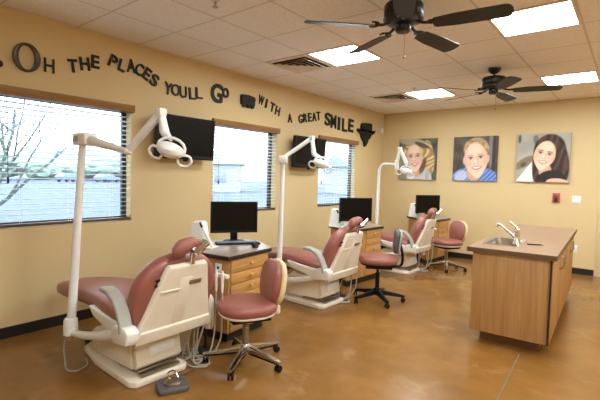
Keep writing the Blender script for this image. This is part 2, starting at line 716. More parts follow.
def make_sprinkler():
    t = thing('ceiling_sprinkler', 'x', 'sprinkler', (0, 0, H), 0, 'fire sprinklers in the ceiling')
    b = MB()
    b.lathe([(0.035, 0), (0.035, -0.006), (0.02, -0.012), (0.0, -0.013)])
    b.build('escutcheon', M['tbar'], t)
    b = MB()
    b.lathe([(0.01, -0.012), (0.01, -0.03), (0.004, -0.032), (0.004, -0.05), (0.022, -0.052), (0.022, -0.056), (0, -0.057)])
    b.build('deflector', M['nickel'], t)
    return t


sp = make_sprinkler()
sp.location = (1.53, 2.13, H)
sp['label'] = 'small metal sprinkler head in the ceiling above the nearest dental chair'
dup(sp, (1.52, 5.82, H), 0, 'small metal sprinkler head in the ceiling just in front of the panel near the corner')


def make_fan():
    t = thing('ceiling_fan', 'black five-bladed ceiling fan nearest the camera, cut by the top of the photo', 'ceiling fan', (2.76, 2.78, H), 0, 'black ceiling fans')
    b = MB()
    b.lathe([(0.07, 0), (0.07, -0.01), (0.06, -0.035), (0.03, -0.06), (0.018, -0.065)])
    b.build('canopy', M['fan'], t)
    b = MB()
    b.tube([(0, 0, -0.05), (0, 0, -0.10)], 0.013, 12)
    b.build('downrod', M['fan'], t)
    UP = T(0, 0, 0.034)
    b = MB()
    b.lathe([(0.02, -0.115), (0.06, -0.125), (0.125, -0.14), (0.135, -0.155), (0.135, -0.215), (0.128, -0.225), (0.138, -0.235), (0.138, -0.25), (0.11, -0.27), (0.06, -0.28), (0.02, -0.285)], UP, 32)
    b.build('motor_housing', M['fan'], t)
    b = MB()
    b.lathe([(0.05, -0.27), (0.055, -0.29), (0.055, -0.315), (0.045, -0.33), (0.0, -0.335)], UP)
    b.build('switch_cup', M['fan'], t)
    b = MB()
    b.tube([(0.03, -0.03, -0.32), (0.03, -0.03, -0.50)], 0.0018, 5, UP)
    b.ball((0.03, -0.03, -0.51), (0.02, 0.02, 0.026), UP)
    b.build('pull_chain', M['nickel'], t)
    for k in range(5):
        X = UP @ RZ(0.135 + k * 2 * PI / 5)
        b = MB()
        b.tube([(0.09, 0, -0.262), (0.14, 0, -0.285), (0.20, 0, -0.29)], [0.014, 0.010, 0.012], 8, X, curve=4)
        b.tube([(0.19, -0.035, -0.290), (0.23, -0.035, -0.292)], 0.007, 8, X)
        b.tube([(0.19, 0.035, -0.284), (0.23, 0.035, -0.284)], 0.007, 8, X)
        b.tube([(0.16, 0, -0.287), (0.19, 0.035, -0.286)], 0.007, 8, X)
        b.tube([(0.16, 0, -0.287), (0.19, -0.035, -0.29)], 0.007, 8, X)
        br = b.build('blade_bracket', M['fan'], t)
        out = []
        for q in range(9):
            a = -PI / 2 + PI * q / 8
            out.append((0.65 + 0.045 * math.cos(a), 0.07 * math.sin(a)))
        out = out + [(0.35, 0.067), (0.22, 0.054), (0.205, 0.035), (0.205, -0.035), (0.22, -0.054), (0.35, -0.067)]
        b = MB()
        b.prism(out, -0.003, 0.003, X @ T(0, 0, -0.297) @ RX(math.radians(-13)))
        b.build('blade', M['blade'], t)
    return t


fan = make_fan()
dup(fan, (2.73, 5.32, H), 0.1, 'black five-bladed ceiling fan farther off, before the back wall portraits')

# ------------------------------------------------------------------ wall lettering
LH = 0.016


def letter_mesh(ch, w, h, bold, angle, name='wall_letter', mat=None, depth=LH):
    cu = bpy.data.curves.new('t', 'FONT')
    cu.body = ch
    cu.size = 1.0
    cu.offset = bold
    cu.extrude = 0.1
    cu.resolution_u = 4
    cu.align_x = 'LEFT'
    o = bpy.data.objects.new('t', cu)
    C.objects.link(o)
    dg = bpy.context.evaluated_depsgraph_get()
    me = bpy.data.meshes.new_from_object(o.evaluated_get(dg))
    bpy.data.objects.remove(o)
    bpy.data.curves.remove(cu)
    me.materials.clear()
    xs = [q.co.x for q in me.vertices]
    ys = [q.co.y for q in me.vertices]
    cx, cy = (min(xs) + max(xs)) / 2, (min(ys) + max(ys)) / 2
    sx, sy = w / (max(xs) - min(xs)), h / (max(ys) - min(ys))
    X = Matrix(((0, 0, 1, 0), (1, 0, 0, 0), (0, 1, 0, 0), (0, 0, 0, 1))) @ RZ(angle) @ Matrix.Diagonal((sx, sy, depth / 0.2, 1)) @ T(-cx, -cy, 0.1)
    me.transform(X)
    me.name = name
    me.materials.append(mat or M['letter'])
    o = bpy.data.objects.new(name, me)
    C.objects.link(o)
    return o


LET = [  # word, glyph, y, z, width, height, bold, tilt degrees
    ('OH', 'O', 1.371, 2.369, 0.202, 0.235, 0.000, 0),
    ('OH', 'H', 1.549, 2.342, 0.081, 0.122, 0.000, 0),
    ('THE', 'T', 1.747, 2.383, 0.083, 0.118, 0.020, 8),
    ('THE', 'H', 1.854, 2.425, 0.087, 0.121, 0.020, 8),
    ('THE', 'E', 1.952, 2.465, 0.076, 0.122, 0.020, 0),
    ('PLACES', 'P', 2.127, 2.510, 0.077, 0.122, 0.020, -22),
    ('PLACES', 'L', 2.218, 2.489, 0.070, 0.119, 0.020, -14),
    ('PLACES', 'A', 2.316, 2.508, 0.093, 0.136, 0.020, 2),
    ('PLACES', 'C', 2.406, 2.491, 0.085, 0.129, 0.020, -22),
    ('PLACES', 'E', 2.495, 2.462, 0.077, 0.131, 0.020, -28),
    ('PLACES', 'S', 2.583, 2.414, 0.091, 0.133, 0.020, -28),
    ('YOULL', 'Y', 2.752, 2.356, 0.097, 0.132, 0.010, -6),
    ('YOULL', 'O', 2.848, 2.356, 0.112, 0.129, 0.010, 0),
    ('YOULL', 'U', 2.950, 2.351, 0.096, 0.131, 0.010, 4),
    ('YOULL', 'L', 3.076, 2.355, 0.094, 0.134, 0.010, 6),
    ('YOULL', 'L', 3.171, 2.376, 0.097, 0.130, 0.010, 4),
    ('GO', 'G', 3.442, 2.422, 0.185, 0.236, 0.030, -4),
    ('GO', 'o', 3.582, 2.449, 0.107, 0.126, 0.020, 0),
    ('WITH', 'W', 4.225, 2.460, 0.103, 0.125, 0.010, -14),
    ('WITH', 'I', 4.330, 2.431, 0.028, 0.127, 0.010, -14),
    ('WITH', 'T', 4.455, 2.396, 0.094, 0.129, 0.010, -14),
    ('WITH', 'H', 4.570, 2.360, 0.090, 0.131, 0.010, -14),
    ('A', 'A', 4.846, 2.289, 0.097, 0.129, 0.020, 4),
    ('GREAT', 'G', 5.102, 2.312, 0.099, 0.133, 0.020, 4),
    ('GREAT', 'R', 5.219, 2.340, 0.099, 0.135, 0.020, 6),
    ('GREAT', 'E', 5.335, 2.364, 0.086, 0.137, 0.020, 8),
    ('GREAT', 'A', 5.453, 2.386, 0.105, 0.139, 0.020, 8),
    ('GREAT', 'T', 5.566, 2.414, 0.099, 0.141, 0.020, 8),
    ('SMILE', 'S', 5.829, 2.395, 0.163, 0.216, 0.030, 2),
    ('SMILE', 'M', 6.006, 2.376, 0.160, 0.229, 0.010, 0),
    ('SMILE', 'I', 6.175, 2.362, 0.070, 0.225, 0.020, 0),
    ('SMILE', 'L', 6.355, 2.352, 0.156, 0.229, 0.030, 0),
    ('SMILE', 'E', 6.569, 2.368, 0.170, 0.234, 0.030, -2),
]
ORD = ['first', 'second', 'third', 'fourth', 'fifth', 'sixth']
WPOS = {'OH': 'left of the word THE', 'THE': 'before the word PLACES', 'PLACES': 'arching down after the word THE', "YOULL": 'above the nearest television',
        'GO': 'just before the small dark wagon', 'WITH': 'after the small dark wagon', 'A': 'above the middle window edge', 'GREAT': 'before the big word SMILE', 'SMILE': 'beside the hatted wall ornament'}
cnt = {}
for wd, ch, y, z, w, h, bold, tilt in LET:
    k = cnt.get(wd, 0)
    cnt[wd] = k + 1
    big_o = (wd == 'OH' and k == 0)
    o = letter_mesh(ch, w, h, bold, math.radians(tilt), mat=M['pewter'] if big_o else None, depth=0.03 if big_o else LH)
    if big_o:
        bpy.data.objects.remove(o)
        b = MB()
        rings = []
        for k in range(49):
            a = 2 * PI * k / 48
            ca, sa = math.cos(a), math.sin(a)
            ro, ri = (0.104 * ca, 0.120 * sa), (0.062 * ca, 0.102 * sa)
            rings.append([(0.0, *ro), (0.028, *ro), (0.033, 0.097 * ca, 0.116 * sa), (0.024, 0.082 * ca, 0.110 * sa), (0.033, 0.068 * ca, 0.105 * sa), (0.028, *ri), (0.0, *ri)])
        b.loft(rings, cap=False)
        bmesh.ops.remove_doubles(b.bm, verts=b.bm.verts[:], dist=1e-5)
        o = b.build('wall_letter', M['pewter'])
    o.location = (0, y, z)
    shown = "YOU LL" if wd == 'YOULL' else wd
    if big_o:
        lab = 'large pewter grey letter O, the biggest on the wall, starting the word OH'
    elif wd == 'A':
        lab = 'black single letter A standing alone before the word GREAT'
    else:
        lab = 'black wall letter %s, %s letter of %s %s' % (ch.upper(), ORD[k], shown, WPOS[wd])
    tag(o, lab, 'wall letter', 'letters of the saying on the wall')

# small dark ornament where the saying begins
b = MB()
b.pad([(0.03 * math.cos(a * PI / 8), 0.03 * math.sin(a * PI / 8)) for a in range(16)], 0.03, 0.008, Matrix(((0, 0, 1, 0), (1, 0, 0, 0), (0, 1, 0, 0), (0, 0, 0, 1))))
o = b.build('wall_ornament', M['letter'], loc=(0, 1.17, 2.275))
tag(o, 'small dark ornament cut by the left edge of the photo beside the big O', 'wall ornament')
# wagon
t = thing('wagon_ornament', 'small dark wagon shaped wall ornament between GO and WITH', 'wall ornament', (0, 3.96, 2.40))
XW = Matrix(((0, 0, 1, 0), (1, 0, 0, 0), (0, 1, 0, 0), (0, 0, 0, 1)))
b = MB()
b.prism([(-0.12, -0.05), (0.12, -0.05), (0.125, 0.04), (0.125, 0.07), (0.0, 0.085), (-0.12, 0.075), (-0.125, 0.04)], 0.0, 0.04, XW, 0.006)
b.prism([(-0.12, 0.028), (0.13, 0.028), (0.13, 0.04), (-0.12, 0.04)], 0.0, 0.048, XW)
b.prism([(-0.10, -0.045), (0.10, -0.045), (0.10, -0.03), (-0.10, -0.03)], 0.0, 0.035, XW)
b.build('wagon_body', M['letter'], t)
for y in (-0.075, 0.005, 0.08):
    b = MB()
    b.lathe([(0.0, 0), (0.028, 0), (0.028, 0.022), (0.01, 0.026), (0.0, 0.026)], XW @ T(y, -0.06, 0.015))
    b.build('wheel', M['letter'], t)
# hatted ornament
t = thing('hat_ornament', 'dark wall ornament of a brimmed hat over a pointed bust near the corner', 'wall ornament', (0, 7.08, 2.30))
b = MB()
b.pad([(-0.17, 0.03), (0.20, 0.03), (0.22, 0.16), (0.16, 0.185), (-0.12, 0.165), (-0.17, 0.13)], 0.05, 0.012, XW)
b.build('hat_crown', M['letter'], t)
b = MB()
b.pad([(-0.30, 0.04), (-0.20, 0.01), (0.22, 0.01), (0.31, 0.06), (0.30, 0.0), (0.20, -0.04), (-0.2, -0.05), (-0.31, 0.0)][::-1], 0.065, 0.012, XW)
b.build('hat_brim', M['letter'], t)
b = MB()
b.pad([(-0.2, -0.03), (0.2, -0.02), (0.17, -0.1), (0.10, -0.14), (0.07, -0.2), (0.0, -0.27), (-0.04, -0.28), (-0.08, -0.19), (-0.15, -0.13)], 0.045, 0.012, XW, 0.01)
b.build('bust', M['letter'], t)


# ------------------------------------------------------------------ televisions
def make_tv():
    t = thing('wall_television', 'black flat television on the wall beside the large window, behind the nearest dental lamp', 'television', (0, 2.90, 1.82), 0, 'wall televisions')
    b = MB()
    b.box((0.02, 0, 0), (0.04, 0.3, 0.3), 0.004)
    b.tube([(0.03, 0, 0.05), (0.11, 0, 0.05)], 0.02, 8)
    b.tube([(0.03, 0, -0.05), (0.11, 0, -0.05)], 0.02, 8)
    b.build('wall_bracket', M['black'], t)
    X = T(0.14, 0, 0) @ RY(math.radians(4))
    b = MB()
    b.box((-0.012, 0, 0), (0.06, 0.76, 0.47), 0.012, X)
    for s in (-1, 1):
        b.box((0.022, s * 0.368, 0), (0.012, 0.024, 0.47), 0.004, X)
    b.box((0.022, 0, 0.225), (0.012, 0.74, 0.02), 0.004, X)
    b.box((0.022, 0, -0.215), (0.014, 0.74, 0.04), 0.004, X)
    b.build('casing', M['black'], t)
    b = MB()
    b.box((0.019, 0, 0.01), (0.004, 0.715, 0.41), 0.0, X)
    b.build('screen', M['screen'], t)
    b = MB()
    b.box((0.0, 0, -0.245), (0.03, 0.05, 0.025), 0.006, X)
    b.build('sensor_tab', M['black'], t)
    return t


tv = make_tv()
dup(tv, (0, 5.18, 1.795), 0, 'black flat television on the wall beside the far window, behind the middle dental lamp')


# ------------------------------------------------------------------ portraits
def mixc(a, c, t):
    t = max(0.0, min(1.0, t))
    return [a[i] + (c[i] - a[i]) * t for i in range(3)]


def ell(x, y, cx, cy, rx, ry, soft=0.12, rot=0.0):
    dx, dy = x - cx, y - cy
    c, s = math.cos(rot), math.sin(rot)
    dx, dy = dx * c + dy * s, -dx * s + dy * c
    d = math.sqrt((dx / rx) ** 2 + (dy / ry) ** 2)
    return max(0.0, min(1.0, (1 - d) / soft + 0.5))


def nz(x, y, s, o=0.0):
    return noise.noise(Vector((x * s + o, y * s, o)))


def face(c, x, y, fx, fy, rx, ry, skin, rot, brow, iris):
    cs, sn = math.cos(rot), math.sin(rot)
    dx, dy = x - fx, y - fy
    a, bb = (dx * cs + dy * sn) / rx, (-dx * sn + dy * cs) / ry
    # jaw narrows towards the chin
    wj = 1.0 if bb > -0.1 else 1.0 - 0.42 * ((-0.1 - bb) / 0.9) ** 1.5
    d = math.sqrt((a / max(wj, 0.3)) ** 2 + bb ** 2)
    m = max(0.0, min(1.0, (1 - d) / 0.10 + 0.5))
    sk = mixc(skin, (skin[0] * 0.86, skin[1] * 0.76, skin[2] * 0.70), max(0.0, abs(a) - 0.45) * 1.2)
    c = mixc(c, sk, m)

    def spot(c, pa, pb, ra, rb, col, op, soft):
        dd = math.sqrt(((a - pa) / ra) ** 2 + ((bb - pb) / rb) ** 2)
        return mixc(c, col, op * max(0.0, min(1.0, (1 - dd) / soft + 0.5)))
    for s in (-1, 1):
        c = spot(c, 0.42 * s, 0.17, 0.34, 0.15, (skin[0] * 0.82, skin[1] * 0.72, skin[2] * 0.66), 0.45, 0.9)
        c = spot(c, 0.42 * s, 0.315 - 0.0, 0.27, 0.04, brow, 0.6, 0.7)
        c = spot(c, 0.42 * s, 0.15, 0.20, 0.055, (232, 226, 222), 0.7, 0.5)
        c = spot(c, 0.42 * s, 0.15, 0.10, 0.06, iris, 0.95, 0.6)
        c = spot(c, 0.42 * s, 0.205, 0.23, 0.028, (70, 50, 44), 0.7, 0.7)
        c = spot(c, 0.52 * s, -0.16, 0.30, 0.17, (236, 168, 148), 0.35, 1.0)
        c = spot(c, 0.11 * s, -0.17, 0.07, 0.035, (150, 92, 78), 0.6, 0.8)
    c = spot(c, 0.13, 0.02, 0.10, 0.2, (skin[0] * 0.84, skin[1] * 0.74, skin[2] * 0.68), 0.5, 1.0)
    c = spot(c, 0.0, -0.08, 0.12, 0.13, (252, 232, 216), 0.6, 1.0)
    c = spot(c, 0.0, 0.62, 0.45, 0.2, (252, 230, 212), 0.4, 1.0)
    c = spot(c, 0.02, -0.42 + 0.16 * a * a, 0.42, 0.11, (196, 98, 94), 0.9, 0.5)
    c = spot(c, 0.02, -0.41 + 0.16 * a * a, 0.34, 0.055, (250, 246, 242), 0.95, 0.5)
    c = spot(c, 0.0, -0.60, 0.2, 0.04, (skin[0] * 0.82, skin[1] * 0.72, skin[2] * 0.66), 0.5, 0.9)
    return c


def paint_blonde(x, y):
    c = mixc((58, 66, 68), (104, 106, 100), 0.5 + nz(x, y, 5))
    c = mixc(c, (150, 146, 128), ell(x, y, 0.1, 0.35, 0.18, 0.5, 0.5))
    hair = mixc((176, 138, 84), (232, 208, 158), 0.5 + 1.1 * math.sin(30 * (x + 0.35 * math.sin(7 * y)) + 4 * nz(x, y, 4)) * 0.5)
    c = mixc(c, hair, ell(x, y, 0.48, 0.60, 0.36, 0.38, 0.1))
    c = mixc(c, hair, ell(x, y, 0.78, 0.52, 0.17, 0.44, 0.15, 0.12))
    c = mixc(c, (186, 178, 156), ell(x, y, 0.34, 0.93, 0.36, 0.09, 0.3, -0.1))
    c = mixc(c, (70, 66, 58), 0.8 * ell(x, y, 0.62, 0.84, 0.2, 0.05, 0.4, -0.35))
    c = mixc(c, (206, 208, 212), ell(x, y, 0.56, 0.02, 0.34, 0.26, 0.08))
    c = mixc(c, (168, 172, 182), 0.6 * ell(x, y, 0.78, 0.1, 0.05, 0.2, 0.5))
    c = mixc(c, (222, 172, 142), ell(x, y, 0.50, 0.22, 0.12, 0.16, 0.2))
    c = mixc(c, (92, 62, 46), 0.8 * ell(x, y, 0.66, 0.34, 0.07, 0.2, 0.4, -0.3))
    return face(c, x, y, 0.43, 0.52, 0.225, 0.34, (250, 218, 194), 0.10, (140, 104, 72), (66, 62, 62))


def paint_boy(x, y):
    c = mixc((66, 56, 48), (106, 98, 88), 0.5 + nz(x, y, 4, 3))
    c = mixc(c, (128, 126, 124), ell(x, y, 0.86, 0.75, 0.05, 0.5, 0.5))
    c = mixc(c, (56, 50, 46), ell(x, y, 0.93, 0.6, 0.04, 0.5, 0.5))
    sh = mixc((70, 108, 190), (130, 164, 224), 0.5 + 0.5 * math.sin(60 * (x - y)))
    c = mixc(c, sh, ell(x, y, 0.52, -0.06, 0.62, 0.38, 0.06))
    c = mixc(c, (206, 216, 236), 0.8 * ell(x, y, 0.2, 0.10, 0.16, 0.13, 0.4, 0.5))
    c = mixc(c, (222, 166, 138), ell(x, y, 0.50, 0.18, 0.17, 0.18, 0.15))
    c = mixc(c, (226, 172, 146), ell(x, y, 0.27, 0.46, 0.035, 0.09, 0.3))
    hair = mixc((164, 126, 86), (214, 182, 138), 0.5 + nz(x, y, 14, 1) + 0.2 * math.sin(70 * x))
    c = mixc(c, hair, ell(x, y, 0.53, 0.72, 0.29, 0.25, 0.08))
    c = mixc(c, (232, 178, 152), ell(x, y, 0.80, 0.50, 0.035, 0.09, 0.3))
    return face(c, x, y, 0.535, 0.46, 0.27, 0.40, (250, 214, 192), 0.12, (190, 146, 104), (74, 84, 96))


def paint_brunette(x, y):
    c = mixc((160, 156, 146), (190, 186, 176), 0.5 + nz(x, y, 3, 5))
    c = mixc(c, (84, 84, 82), 0.9 * ell(x, y, 0.05, 0.9, 0.03, 0.09, 0.4))
    c = mixc(c, (110, 108, 104), 0.8 * ell(x, y, 0.36, 0.88, 0.05, 0.09, 0.4))
    c = mixc(c, (122, 106, 78), 0.8 * ell(x, y, 0.16, 0.40, 0.22, 0.09, 0.3, 0.6))
    c = mixc(c, (70, 66, 54), 0.7 * ell(x, y, 0.14, 0.36, 0.06, 0.04, 0.5, 0.6))
    if y < 0.42 * x / 0.3 * 1.0 and x < 0.45 and y < 0.45:
        c = [240, 238, 236]
    hair = mixc((44, 30, 24), (86, 60, 46), 0.5 + 0.6 * math.sin(40 * (x - 0.3 * y) + 3 * nz(x, y, 5)))
    c = mixc(c, hair, ell(x, y, 0.63, 0.66, 0.29, 0.32, 0.07))
    c = mixc(c, hair, ell(x, y, 0.80, 0.36, 0.19, 0.46, 0.1, 0.08))
    c = mixc(c, hair, ell(x, y, 0.40, 0.40, 0.09, 0.44, 0.2))
    c = mixc(c, (226, 170, 140), ell(x, y, 0.56, 0.22, 0.12, 0.16, 0.2))
    c = mixc(c, (30, 30, 30), ell(x, y, 0.66, 0.04, 0.27, 0.2, 0.1, 0.25))
    c = mixc(c, (236, 190, 164), ell(x, y, 0.80, -0.02, 0.22, 0.10, 0.1, -0.1))
    return face(c, x, y, 0.53, 0.54, 0.205, 0.31, (252, 216, 192), -0.22, (84, 60, 46), (54, 44, 40))


def portrait(label, x0, x1, z0, z1, fn):
    t = thing('portrait_canvas', label, 'picture', ((x0 + x1) / 2, D, (z0 + z1) / 2), 0, 'portraits on the back wall')
    w, h = x1 - x0, z1 - z0
    b = MB()
    b.box((0, -0.02, 0), (w, 0.038, h), 0.003)
    b.build('canvas', M['canvas'], t)
    n = 84
    bm = bmesh.new()
    col = bm.loops.layers.color.new('ink')
    vs = [[bm.verts.new((-w / 2 + w * i / n, -0.0402, -h / 2 + h * k / n)) for i in range(n + 1)] for k in range(n + 1)]
    cc = [[lin(fn(i / n, k / n)) for i in range(n + 1)] for k in range(n + 1)]
    for k in range(n):
        for i in range(n):
            fc = bm.faces.new((vs[k][i], vs[k][i + 1], vs[k + 1][i + 1], vs[k + 1][i]))
            for lp, (kk, ii) in zip(fc.loops, ((k, i), (k, i + 1), (k + 1, i + 1), (k + 1, i))):
                q = cc[kk][ii]
                # byte colour layers hold display values
                lp[col] = tuple((12.92 * v if v <= 0.0031308 else 1.055 * v ** (1 / 2.4) - 0.055) for v in q[:3]) + (1.0,)
    me = bpy.data.meshes.new('print')
    bm.to_mesh(me)
    bm.free()
    me.materials.append(M['ink'])
    o = bpy.data.objects.new('print', me)
    C.objects.link(o)
    o.parent = t
    return t


portrait('square canvas portrait of a smiling woman with blonde hair, nearest the corner', 0.38, 1.14, 1.425, 2.21, paint_blonde)
portrait('square canvas portrait of a smiling boy in a blue shirt, between the two women', 1.455, 2.205, 1.425, 2.21, paint_boy)
portrait('square canvas portrait of a smiling woman with long dark hair, rightmost on the wall', 2.51, 3.275, 1.43, 2.215, paint_brunette)

# fire alarm, switch, outlet, sensor
t = thing('fire_alarm', 'red wall fire alarm below the portrait of the dark-haired woman', 'fire alarm', (3.113, D, 1.187))
b = MB()
b.box((0, -0.02, 0), (0.105, 0.04, 0.145), 0.006)
b.build('housing', M['red'], t)
b = MB()
b.box((0, -0.048, 0.015), (0.06, 0.018, 0.055), 0.006)
b.build('strobe', M['greyfab'], t)
b = MB()
b.lathe([(0.028, 0), (0.024, 0.004), (0.0, 0.005)], T(0, -0.04, -0.045) @ RX(PI / 2))
b.build('sounder_grille', M['rubber'], t)
t = thing('light_switch', 'white double light switch plate right of the red fire alarm', 'light switch', (3.385, D, 1.165))
b = MB()
b.box((0, -0.004, 0), (0.118, 0.008, 0.118), 0.003)
b.build('plate', M['white'], t)
for s in (-1, 1):
    b = MB()
    b.box((s * 0.026, -0.012, 0.0), (0.011, 0.016, 0.026), 0.003, RX(0.0))
    b.build('toggle', M['white'], t)
t = thing('wall_outlet', 'white wall outlet low on the back wall just past the counter', 'outlet', (3.40, D, 0.385))
b = MB()
b.box((0, -0.004, 0), (0.075, 0.008, 0.118), 0.003)
b.build('plate', M['white'], t)
for s in (-1, 1):
    b = MB()
    b.box((0, -0.009, s * 0.026), (0.034, 0.004, 0.03), 0.004)
    b.build('socket', M['white'], t)
t = thing('motion_sensor', 'small white sensor high on the left wall by the corner', 'sensor', (0, 7.74, 2.385))
b = MB()
b.box((0.008, 0, 0), (0.016, 0.06, 0.09), 0.004)
b.build('back_plate', M['white'], t)
b = MB()
b.box((0.03, 0, 0.0), (0.035, 0.055, 0.11), 0.014)
b.build('sensor_body', M['white'], t)

# ------------------------------------------------------------------ dental chairs


def sec(x, hw, z0, z1, n=28, p=4.0):
    out = []
    zc, hz = (z0 + z1) / 2, (z1 - z0) / 2
    for k in range(n):
        a = 2 * PI * k / n
        c, s = math.cos(a), math.sin(a)
        out.append((x, hw * math.copysign(abs(c) ** (2 / p), c), zc + hz * math.copysign(abs(s) ** (2 / p), s)))
    return out


XC = Matrix(((1, 0, 0, 0), (0, 0, -1, 0), (0, 1, 0, 0), (0, 0, 0, 1)))   # prism drawn in xz, depth along -y


def make_chair():
    """origin on the floor; head end towards +x (built for x = room x - 1.15)"""
    t = thing('dental_chair', 'x', 'dental chair', (1.15, 1.65, 0), 0, 'pink dental chairs')
    b = MB()
    b.prism([(-0.46, -0.07), (-0.40, -0.15), (-0.1, -0.21), (0.40, -0.23), (0.45, -0.2), (0.46, 0.18), (0.42, 0.22), (-0.1, 0.2), (-0.40, 0.15), (-0.46, 0.07)], 0.0, 0.045, bev=0.012)
    b.build('base_plate', M['cream'], t)
    b = MB()
    b.prism([(-0.33, 0.04), (-0.34, 0.17), (-0.28, 0.22), (-0.16, 0.235), (0.02, 0.2), (0.1, 0.12), (0.1, 0.04)], -0.12, 0.12, XC, 0.012)
    b.build('lift_column', M['cream'], t)
    b = MB()
    b.prism([(-0.12, 0.10), (-0.06, 0.30), (0.0, 0.345), (0.30, 0.335), (0.335, 0.30), (0.37, 0.115), (0.36, 0.095), (-0.09, 0.085)], -0.185, 0.185, XC, 0.01)
    b.build('lift_housing', M['cream'], t)
    b = MB()
    b.prism([(0.335, 0.31), (0.385, 0.285), (0.418, 0.13), (0.40, 0.105), (0.355, 0.10)], -0.175, 0.175, XC, 0.008)
    mc = b.build('motor_cover', M['cream'], t)
    b = MB()
    b.box((0.0, 0.0, 0.0), (0.006, 0.2, 0.07), 0.002, T(0.405, 0.02, 0.21) @ RY(math.radians(-12)))
    b.build('cover_recess', M['white'], mc)
    b = MB()
    b.box((0.41, 0.0, 0.062), (0.05, 0.3, 0.016), 0.004)
    b.box((0.385, 0.0, 0.085), (0.03, 0.3, 0.012), 0.004)
    b.build('chrome_strip', M['nickel'], t)
    # seat shell
    b = MB()
    b.loft([sec(-0.45, 0.15, 0.385, 0.43), sec(-0.1, 0.2, 0.385, 0.47), sec(0.15, 0.24, 0.35, 0.46), sec(0.4, 0.26, 0.33, 0.45), sec(0.52, 0.26, 0.335, 0.44)])
    b.build('seat_shell', M['cream'], t)
    b = MB()
    b.prism([(0.0, 0.49), (0.06, 0.43), (0.44, 0.335), (0.56, 0.35), (0.56, 0.42), (0.42, 0.45), (0.2, 0.47)], 0.255, 0.30, XC, 0.008)
    b.build('side_cover', M['white'], t)
    b = MB()
    b.box((-0.18, 0, 0.40), (0.22, 0.22, 0.07), 0.02)
    b.build('seat_bracket', M['black'], t)
    # cushion
    b = MB()
    st = [(-0.93, 0.09, 0.385, 0.43), (-0.915, 0.13, 0.372, 0.45), (-0.86, 0.165, 0.365, 0.475), (-0.72, 0.19, 0.375, 0.50), (-0.5, 0.215, 0.395, 0.53), (-0.25, 0.235, 0.42, 0.555),
          (0.0, 0.26, 0.43, 0.57), (0.15, 0.28, 0.42, 0.56), (0.30, 0.285, 0.40, 0.535), (0.42, 0.28, 0.39, 0.51), (0.5, 0.25, 0.39, 0.47)]
    b.loft([sec(x, w, a, c) for x, w, a, c in st])
    b.build('seat_cushion', M['pink'], t)
    # backrest: plane with u up along the back, v across
    o = Vector((0.50, 0.03, 0.37))
    up = Vector((0.185, 0, 0.56)).normalized()
    X = frame(o, (0, 1, 0), up)          # local x = +y room, local y = up the back, local z = towards head (rear)
    half = [(0.0, 0.0), (0.24, 0.0), (0.30, 0.06), (0.32, 0.17), (0.318, 0.28), (0.295, 0.38), (0.235, 0.465), (0.15, 0.515), (0.0, 0.54)]
    # smooth the right half outline
    def smooth(h, k=3):
        pts = [Vector(p) for p in h]
        for _ in range(2):
            q = [pts[0]]
            for a, c in zip(pts, pts[1:]):
                q += [a * 0.75 + c * 0.25, a * 0.25 + c * 0.75]
            q.append(pts[-1])
            pts = q
        return [(p.x, p.y) for p in pts]
    hf = smooth(half)
    outl = hf[1:] + [(-p[0], p[1]) for p in hf[::-1][:-1]]
    b = MB()
    sgn = 1 if X.col[2].x > 0 else -1
    Xp = X @ T(0, 0, 0 if sgn > 0 else 0)
    # local z points to rear when sgn > 0: the cushion lies at negative z
    b.pad(outl, 0.12, 0.05, X @ Matrix.Diagonal((1, 1, -sgn, 1)), 0.015)
    b.build('backrest_cushion', M['pink'], t)
    Y = X @ Matrix.Diagonal((1, 1, sgn, 1))
    b = MB()
    trap = [(-0.285, -0.03), (0.285, -0.03), (0.298, 0.0), (0.285, 0.05), (0.255, 0.14), (0.16, 0.475), (0.14, 0.50), (-0.14, 0.50), (-0.16, 0.475), (-0.255, 0.14), (-0.285, 0.05), (-0.298, 0.0)]
    b.pad(trap, 0.05, 0.02, Y @ T(0, 0, -0.005), 0.0)
    b.pad([(-0.29, -0.028), (0.29, -0.028), (0.30, 0.0), (0.285, 0.045), (0.27, 0.062), (-0.27, 0.062), (-0.285, 0.045), (-0.30, 0.0)], 0.03, 0.012, Y @ T(0, 0, 0.03))
    b.box((-0.105, 0.33, 0.047), (0.15, 0.012, 0.012), 0.004, Y)
    b.box((0.0, 0.24, 0.045), (0.09, 0.34, 0.006), 0.003, Y)
    bp_ = b.build('back_panel', M['cream'], t)
    b = MB()
    b.box((0.075, 0.365, 0.048), (0.10, 0.032, 0.005), 0.002, Y)
    b.build('panel_label', M['nickel'], bp_)
    b = MB()
    for q in (0.40, 0.365):
        b.tube([(-0.175, q, 0.01), (-0.205, q - 0.005, 0.01)], 0.008, 8, Y)
    b.build('latch_knob', M['black'], t)
    # headrest
    top = o + up * 0.53
    hc = Vector((0.725, 0.025, 0.945))
    b = MB()
    b.tube([top + Vector((0.02, 0.03, -0.04)), top + Vector((0.035, 0.02, 0.03)), hc + Vector((0.02, 0.01, -0.01))], 0.016, 10)
    b.box((0, 0, 0), (0.05, 0.075, 0.028), 0.008, T(*(hc + Vector((0.035, 0.03, -0.015)))) @ RX(0.5) @ RY(0.3))
    b.tube([hc + Vector((0.03, 0.02, -0.02)), hc + Vector((0.05, 0.09, 0.03))], [0.014, 0.02], 10)
    b.build('headrest_bracket', M['chrome'], t)
    b = MB()
    Xh = T(*(hc + Vector((-0.03, -0.005, 0.0)))) @ RX(math.radians(12)) @ RY(math.radians(35))
    rings = []
